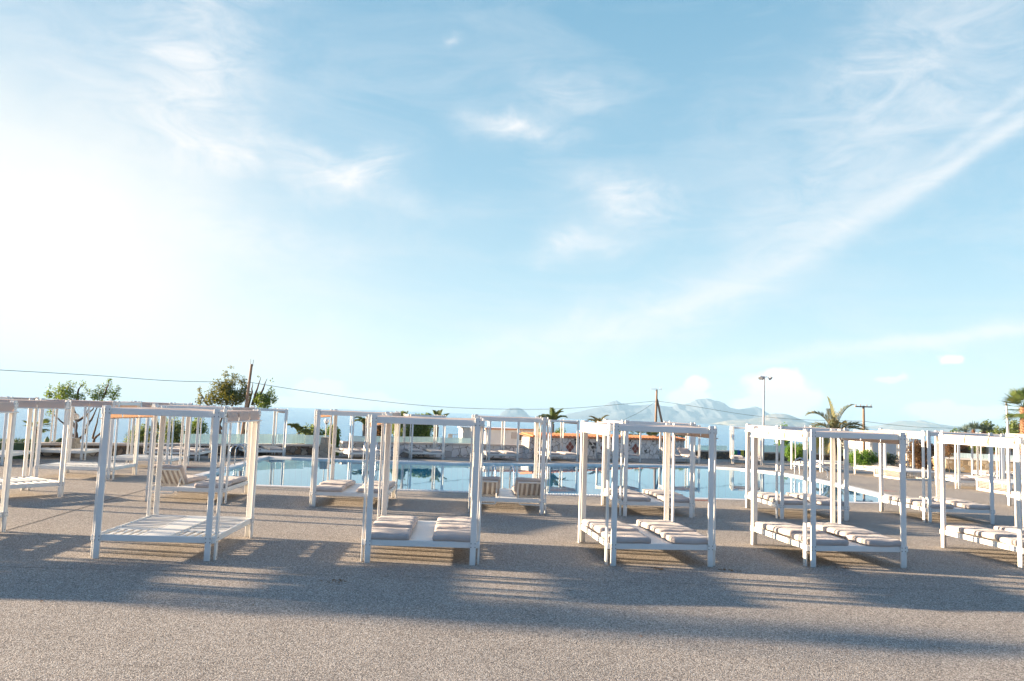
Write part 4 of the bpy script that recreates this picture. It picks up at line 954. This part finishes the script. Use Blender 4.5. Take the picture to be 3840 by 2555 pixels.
branch_tree(37.5, [[(835, 1672), (832, 1627), (826, 1600), (838, 1570), (832, 1540), (850, 1500)], [(829, 1612), (820, 1592), (806, 1570), (790, 1530)], [(838, 1570), (870, 1530), (890, 1490)], [(850, 1520), (845, 1480), (852, 1430)], [(800, 1550), (770, 1510), (750, 1470)]],
            [(860, 1478, 30, 24, 700), (885, 1495, 34, 24, 700), (845, 1455, 26, 22, 380), (905, 1480, 22, 26, 320), (815, 1480, 26, 26, 340), (795, 1500, 22, 18, 230), (752, 1500, 14, 20, 130), (848, 1405, 12, 18, 70), (878, 1415, 14, 18, 90), (865, 1440, 26, 18, 200), (905, 1430, 16, 20, 110),
             (820, 1440, 16, 20, 80), (750, 1465, 8, 18, 40), (925, 1455, 12, 20, 110), (800, 1455, 12, 24, 60), (868, 1378, 10, 5, 12), (835, 1505, 30, 14, 220), (925, 1485, 14, 20, 150), (775, 1480, 14, 18, 60)],
            M['leaf_autumn'], 'bushy tree with green and golden leaves left of the leaning pole', .10, 31, thick=.10)
branch_tree(38.5, [[(899, 1668), (905, 1650), (917, 1629), (927, 1600), (925, 1575), (935, 1545), (960, 1515)], [(918, 1625), (935, 1610), (945, 1570), (975, 1500)], [(945, 1520), (958, 1480), (970, 1440), (975, 1415)], [(960, 1515), (985, 1460), (998, 1420)], [(930, 1530), (945, 1470), (950, 1435)]],
            [(985, 1500, 26, 22, 520), (968, 1485, 16, 16, 180), (1005, 1495, 20, 24, 240), (1015, 1470, 14, 16, 80), (1025, 1500, 12, 14, 50), (995, 1520, 24, 12, 220), (960, 1505, 12, 14, 90), (1012, 1428, 8, 6, 8), (968, 1412, 6, 5, 6)],
            M['leaf_dark'], 'small round crowned tree right of the leaning pole', .10, 41, thick=.10)
bush(540, 1588, 1664, 140, 41, M['leaf_olive'], 'light olive green shrub behind the left rubble wall', 2600, .10, 51, zbase=-.5)
bush(650, 1560, 1664, 120, 40, M['leaf_olive'], 'tall olive green shrub left of the glass screen', 3600, .10, 52, zbase=-.5)
bush(745, 1560, 1664, 90, 41, M['leaf_dark'], 'dark green shrub at the left end of the glass screen', 3200, .10, 53, zbase=-.5)
bush(585, 1572, 1664, 40, 39, M['leaf_autumn'], 'narrow golden brown shrub between two olive green shrubs', 900, .09, 54, zbase=-.4)
bush(1165, 1590, 1650, 150, 44, M['leaf_olive'], 'rounded yellow green shrub behind the left glass screen', 6000, .12, 55, zbase=-.7)
bush(1245, 1592, 1650, 95, 43, M['leaf_dark'], 'dark shrub behind the globe lamp', 4500, .12, 56, zbase=-.7)
bush(1425, 1580, 1650, 70, 43, M['leaf_red'], 'reddish brown shrub left of the green seaside shrub', 3200, .12, 57, zbase=-.6)
bush(1505, 1538, 1650, 100, 45, M['leaf_olive'], 'tall light green shrub behind the far glass screen', 6500, .14, 58, zbase=-.7)
bush(1583, 1542, 1650, 120, 45.5, M['leaf_dark'], 'tall dark green shrub beside the short seaside palm', 8500, .14, 59, zbase=-.7)
bush(2015, 1594, 1640, 80, 50, M['leaf_bright'], 'green shrub behind the roof of the mosaic wall', 2000, .12, 60, zbase=-.5)
bush(2100, 1600, 1640, 80, 51, M['leaf_dark'], 'dark shrub behind the mosaic wall, right of the arching palm', 1800, .12, 61, zbase=-.5)
bush(2985, 1660, 1729, 110, 48.7, M['leaf_bright'], 'bright green bush beside the far right end of the pool', 4200, .085, 62, zbase=0, depth=.6)
bush(2935, 1586, 1700, 70, 55, M['leaf_bright'], 'green shrub rising behind the bright bush', 1200, .13, 63, zbase=0)
bush(3068, 1596, 1720, 100, 53, M['leaf_dark'], 'dark shrub around the foot of the feather palm', 3000, .13, 64, zbase=0)
bush(3235, 1683, 1744, 120, 46.6, M['leaf_bright'], 'bright green bush right of the feather palm', 4200, .08, 65, zbase=0, depth=.6)
bush(3315, 1694, 1745, 130, 47.2, M['leaf_grey'], 'grey green lavender mound beside the bright green bush', 4200, .07, 66, zbase=0, depth=.6, ragged=0)
bush(3440, 1645, 1757, 95, 44.6, M['leaf_red'], 'tall shrub with reddish brown leaves behind the right daybeds', 5000, .085, 67, zbase=0, depth=.6)
bush(3480, 1652, 1757, 60, 44.9, M['leaf_red'], 'second reddish brown shrub touching the tall one', 3000, .085, 68, zbase=0, depth=.6)
branch_tree(42.0, [[(3560, 1768), (3558, 1735), (3554, 1705), (3556, 1670)], [(3554, 1705), (3570, 1680), (3580, 1660)]],
            [(3560, 1668, 30, 26, 900), (3552, 1700, 18, 14, 260), (3590, 1668, 22, 14, 260), (3545, 1650, 20, 18, 300)], M['leaf_red'], 'small tree with thin trunk and reddish crown before the honey coloured wall', .08, 71, thick=.03)
bush(3625, 1664, 1700, 110, 49.2, M['leaf_red'], 'low reddish shrub on the upper terrace', 1600, .10, 72, zbase=.5)
bush(3740, 1590, 1640, 130, 66, M['leaf_olive'], 'rounded olive tree crown far behind the right walls', 4200, .18, 73, 'tree', 'olive_tree', -.3)
bush(3700, 1575, 1640, 70, 64, M['leaf_olive'], 'pale olive tree crown behind the yucca plants', 2600, .17, 74, 'tree', 'olive_tree', -.3)
bush(3800, 1568, 1640, 90, 63, M['leaf_olive'], 'olive tree crown behind the fan palm trunk', 3400, .17, 75, 'tree', 'olive_tree', -.3)
bush(3585, 1598, 1640, 50, 68, M['leaf_dark'], 'dark green crown left of the yucca plants', 1200, .17, 76, 'tree', 'olive_tree', -.3)
bush(2930, 1592, 1612, 60, 60, M['leaf_dark'], 'distant treetop left of the feather palm', 900, .16, 77, 'tree', 'distant_tree', -.3)
# clipped hedge at the left
root = empty('clipped_hedge', (-17.9, 25.9, zg(0, 26)), R(40)); mb = MB(); rnd = random.Random(9)
for _ in range(9000):
    x, y, z = rnd.uniform(-4.6, 1.9), rnd.uniform(-.45, .45), rnd.uniform(0.02, .62); f_ = rnd.choice('xyz')
    if f_ == 'y': y = rnd.choice((-.45, .45)) + rnd.uniform(-.03, .03)
    elif f_ == 'z': z = .62 + rnd.uniform(-.05, .03)
    leaves(mb, (x, y, z), (.02, .02, .02), 1, .06, rnd)
mb.build('foliage', M['hedge'], root); MB().box(-4.5, 1.8, -.36, .36, 0, .52).build('hedge_core', M['cactus'], root); tag(root, 'clipped dark green box hedge at the left edge', 'hedge')
for px, py, r_, w_, Y, lb in ((178, 1637, .09, 1, 28.8, 'tall dark column cactus behind the hedge'), (62, 1652, .08, 1, 27.6, 'short column cactus behind the hedge near the left edge'), (229, 1643, .24, 1, 29.2, 'fat barrel shaped cactus beside the lamp pillar'), (196, 1655, .12, 1, 28.9, 'small cactus between the tall and the fat one')):
    T = at(px, py, Y); root = empty('cactus', (T.x, Y, 0)); mb = MB(); h_ = T.z; nn_ = 10
    mb.tube([(0, 0, h_ * i / nn_) for i in range(nn_ + 1)], [r_ * (.8 + .2 * math.sin(i)) * (1 if i < nn_ - 1 else .6 if i < nn_ else .2) for i in range(nn_ + 1)], 10); mb.build('stem', M['cactus'], root); tag(root, lb, 'cactus')
# palms
def frond(mb, o_, az_, el_, L_, droop, rnd, leafl, nl=46, w_=.022, upward=.5, mi=0):
    d = Vector((math.cos(az_) * math.cos(el_), math.sin(az_) * math.cos(el_), math.sin(el_))); pts = [Vector(o_)]; n_ = 12
    for i in range(n_):
        d = (d + Vector((0, 0, -droop / n_ * (1 + i * .12)))).normalized(); pts.append(pts[-1] + d * L_ / n_)
    mb.tube(pts, [.022 * (1 - i / (n_ + 1)) + .004 for i in range(n_ + 1)], 4, mi)
    for k in range(nl):
        t = .18 + .80 * k / nl; f_ = t * n_; i = min(int(f_), n_ - 1); q = pts[i].lerp(pts[i + 1], f_ - i); tg = (pts[i + 1] - pts[i]).normalized()
        side = tg.cross(Vector((0, 0, 1))).normalized(); upv = side.cross(tg)
        for s_ in (-1, 1):
            ll = leafl * 1.15 * (math.sin(math.pi * min(1, t * .9 + .12)) ** .6) * rnd.uniform(.8, 1.15); dd = (side * s_ * .8 + tg * .75 + upv * upward + Vector((0, 0, rnd.uniform(-.15, .1)))).normalized()
            tip = q + dd * ll + Vector((0, 0, -.12 * ll)); mid = q + dd * ll * .5; wv2 = tg * w_
            mb.add([q - wv2 * .6, q + wv2 * .6, mid + wv2, tip, mid - wv2], [(0, 1, 2, 3, 4)], mi)
def feather_palm(px_c, py_c, px_b, Y, zb, n_, L_, label, seed, mt='palm_green', r_=.16, leafl=.42, elr=(.3, 1.2), drp=1.2, fr=None, trunkm='grey_trunk'):
    rnd = random.Random(seed); c_ = at(px_c, py_c, Y); b_ = at(px_b, py_c, Y); root = empty('feather_palm', (b_.x, Y, zb)); top = c_ - Vector((b_.x, Y, zb))
    MB().tube([(0, 0, 0), top * .5, top], [r_, r_ * .85, r_ * .8], 10).build('trunk', M[trunkm], root); mb = MB()
    F_ = fr or [(2 * math.pi * i / n_ + rnd.uniform(-.2, .2), rnd.uniform(*elr), 1, drp) for i in range(n_)]
    for a, e, k, dr in F_: frond(mb, top, a, e, L_ * k, dr * rnd.uniform(.85, 1.15), rnd, leafl)
    mb.build('fronds', M[mt], root); tag(root, label, 'palm tree'); return root
feather_palm(3128, 1640, 3138, 49.5, -.45, 0, 2.75, 'feather palm with arching browned fronds right of the pool', 81, 'palm_dry', .17, .52,
             fr=[(math.pi, 1.3, 1.0, 1.5), (2.9, 1.5, .98, .95), (3.3, 1.1, .9, 1.9), (.15, 1.35, 1.0, 1.15), (0, 1.0, 1.0, 1.25), (-.5, .9, .9, 1.5), (1.5, 1.3, .8, .8), (-1.5, 1.2, .7, 1.4), (2.2, .5, .7, 2.2), (.8, .4, .7, 2.2), (-2.4, .3, .6, 2.4), (-.9, .2, .55, 2.4)])
feather_palm(1640, 1600, 1636, 46, -.8, 9, 1.1, 'short upright seaside palm beyond the far wall', 82, 'palm_green', .12, .3, (.9, 1.4), .7)
feather_palm(2073, 1590, 2073, 49, -.5, 10, 1.25, 'arching date palm behind the roof of the mosaic wall', 83, 'palm_green', .12, .3, (.7, 1.35), .9)
feather_palm(2245, 1600, 2245, 55, -.5, 7, 1.2, 'pale palm behind the mosaic wall, right of the arching date palm', 84, 'palm_dry', .1, .25, (.7, 1.3), 1.0)
feather_palm(1365, 1592, 1370, 43, -.6, 7, .8, 'small dark palm between the two far daybeds', 85, 'palm_green', .1, .22, (.3, 1.2), 1.2)
feather_palm(1120, 1625, 1120, 42, -.6, 8, .9, 'low palm at the left end of the yellow green shrub', 86, 'palm_green', .1, .24, (.4, 1.2), .9)
feather_palm(3330, 1650, 3330, 62, -.5, 7, 1.0, 'tiny distant palm seen beside the cream beach building', 87, 'palm_green', .1, .25, (.2, 1.1), 1.3)
def fan_palm(px, py, Y, zb, n_, L_, label, seed, mt='palm_green', trunk=True, tr=.2, elr=(-.5, 1.2), name='fan_palm', cat='palm tree', nb=16, blade=.5):
    rnd = random.Random(seed); c_ = at(px, py, Y); root = empty(name, (c_.x, Y, zb)); top = Vector((0, 0, c_.z - zb))
    if trunk:
        mb = MB().tube([(0, 0, 0), top * .5, top], [tr * 1.1, tr, tr * .9], 12)
        hh = max(0.1, top.z)
        for i in range(int(hh * 70)):
            z = hh * (i / (hh * 70)); a = i * 2.4; p_ = Vector((math.cos(a) * tr, math.sin(a) * tr, z)); o2 = Vector((math.cos(a), math.sin(a), .9)).normalized()
            s2 = Vector((-math.sin(a), math.cos(a), 0)); mb.add([p_ - s2 * .05, p_ + s2 * .05, p_ + o2 * .16], [(0, 1, 2)])
        mb.build('trunk', M['palm_trunk'], root)
    mb = MB()
    for i in range(n_):
        a = i * 2.39996 + rnd.uniform(-.2, .2); e = rnd.uniform(*elr); d = Vector((math.cos(a) * math.cos(e), math.sin(a) * math.cos(e), math.sin(e))); st = top + d * L_ * .5
        mb.tube([top, st], [.014, .008], 4); side = d.cross(Vector((0, 0, 1))).normalized() if abs(d.z) < .98 else Vector((1, 0, 0)); upv = side.cross(d)
        for k in range(nb):
            t = (k / (nb - 1) - .5) * 2.5; dd = (d * math.cos(t) + side * math.sin(t) + upv * .12).normalized(); ll = blade * (1 - .18 * abs(t)) * rnd.uniform(.85, 1.1)
            wv2 = dd.cross(upv).normalized() * .022; tip = st + dd * ll + Vector((0, 0, -.12 * ll)); mb.add([st, st + dd * ll * .5 + wv2, tip, st + dd * ll * .5 - wv2], [(0, 1, 2, 3)])
    mb.build('fronds', M[mt], root); tag(root, label, cat); return root
fan_palm(3838, 1528, 45, -.4, 40, 1.4, 'tall fan palm with shaggy orange trunk at the right edge', 91, tr=.2, elr=(-.7, 1.2), nb=22, blade=.8)
fan_palm(140, 1602, 33.5, -.3, 14, .6, 'small fan palm behind the hedge at the left', 92, tr=.07, elr=(-.5, .9), blade=.38)
for px, py, Y, lb, sd_ in ((2395, 1632, 52, 'broad low fan palm behind the mosaic wall beside the antenna pole', 93), (2340, 1634, 51.5, 'left low fan palm peeping over the mosaic wall', 94), (2450, 1640, 52, 'low fan palm at the foot of the antenna pole', 96), (2552, 1643, 52, 'low fan palm at the right end of the mosaic wall', 95)):
    fan_palm(px, py, Y, -.4, 16, .7, lb, sd_, tr=.1, elr=(-.1, 1.3), blade=.42)
for px, py, Y, lb, sd_ in ((3620, 1622, 50, 'left yucca with stiff grey green leaves behind the right walls', 97), (3650, 1612, 50.5, 'middle yucca with tall stiff leaves behind the right walls', 98), (3690, 1618, 50, 'right yucca with dark stiff leaves behind the right walls', 99), (3660, 1700, 44.5, 'spiky agave above the honey coloured wall', 100), (3735, 1698, 45.5, 'second spiky agave on the terrace above the honey coloured wall', 101)):
    fan_palm(px, py, Y, .0, 14, .25, lb, sd_, 'leaf_grey' if sd_ < 100 else 'palm_green', tr=.09, elr=(-.1, 1.5), name='yucca_plant', cat='yucca', nb=9, blade=.62)
# tree standing outside the left edge of the photo: the soft shadow low in the foreground is its own
root = empty('garden_tree', (-31.5, 12.3, 0)); mb = MB(); rnd = random.Random(5)
mb.tube([(0, 0, 0), (.1, 0, 2.5), (.3, .1, 4.8), (.2, 0, 6.3)], [.2, .16, .12, .05], 8).build('trunk', M['bark'], root)
mb = MB()
for c_, r_ in blobs(rnd, (.2, -.1, 5.9), (.9, .55, .75), 16, .3, .5): leaves(mb, c_, (r_, r_, r_), 130, .13, rnd)
mb.build('crown', M['leaf_dark'], root); tag(root, 'tree outside the left edge whose soft shadow crosses the near deck', 'tree')

mb = MB(); rnd = random.Random(77)
for _ in range(110):
    x = rnd.uniform(-9, 12); y = rnd.uniform(7.5, 20); a = rnd.uniform(0, 6.28); l = rnd.uniform(.012, .03); c_, s2 = math.cos(a) * l, math.sin(a) * l
    mb.add([(x - c_, y - s2, .004), (x + s2 * .4, y - c_ * .4, .008), (x + c_, y + s2, .004), (x - s2 * .4, y + c_ * .4, .010)], [(0, 1, 2, 3)])
for cx, cy in ((2.25, 11.45), (3.25, 11.5), (5.2, 12.0), (-2.1, 9.9)):
    for _ in range(16):
        x = cx + rnd.gauss(0, .09); y = cy + rnd.gauss(0, .06); a = rnd.uniform(0, 6.28); l = rnd.uniform(.015, .03); c_, s2 = math.cos(a) * l, math.sin(a) * l
        mb.add([(x - c_, y - s2, .006), (x + s2 * .5, y - c_ * .5, .012), (x + c_, y + s2, .006), (x - s2 * .5, y + c_ * .5, .016)], [(0, 1, 2, 3)])
tag(mb.build('leaf_litter', M['leaf_red']), kind='stuff')
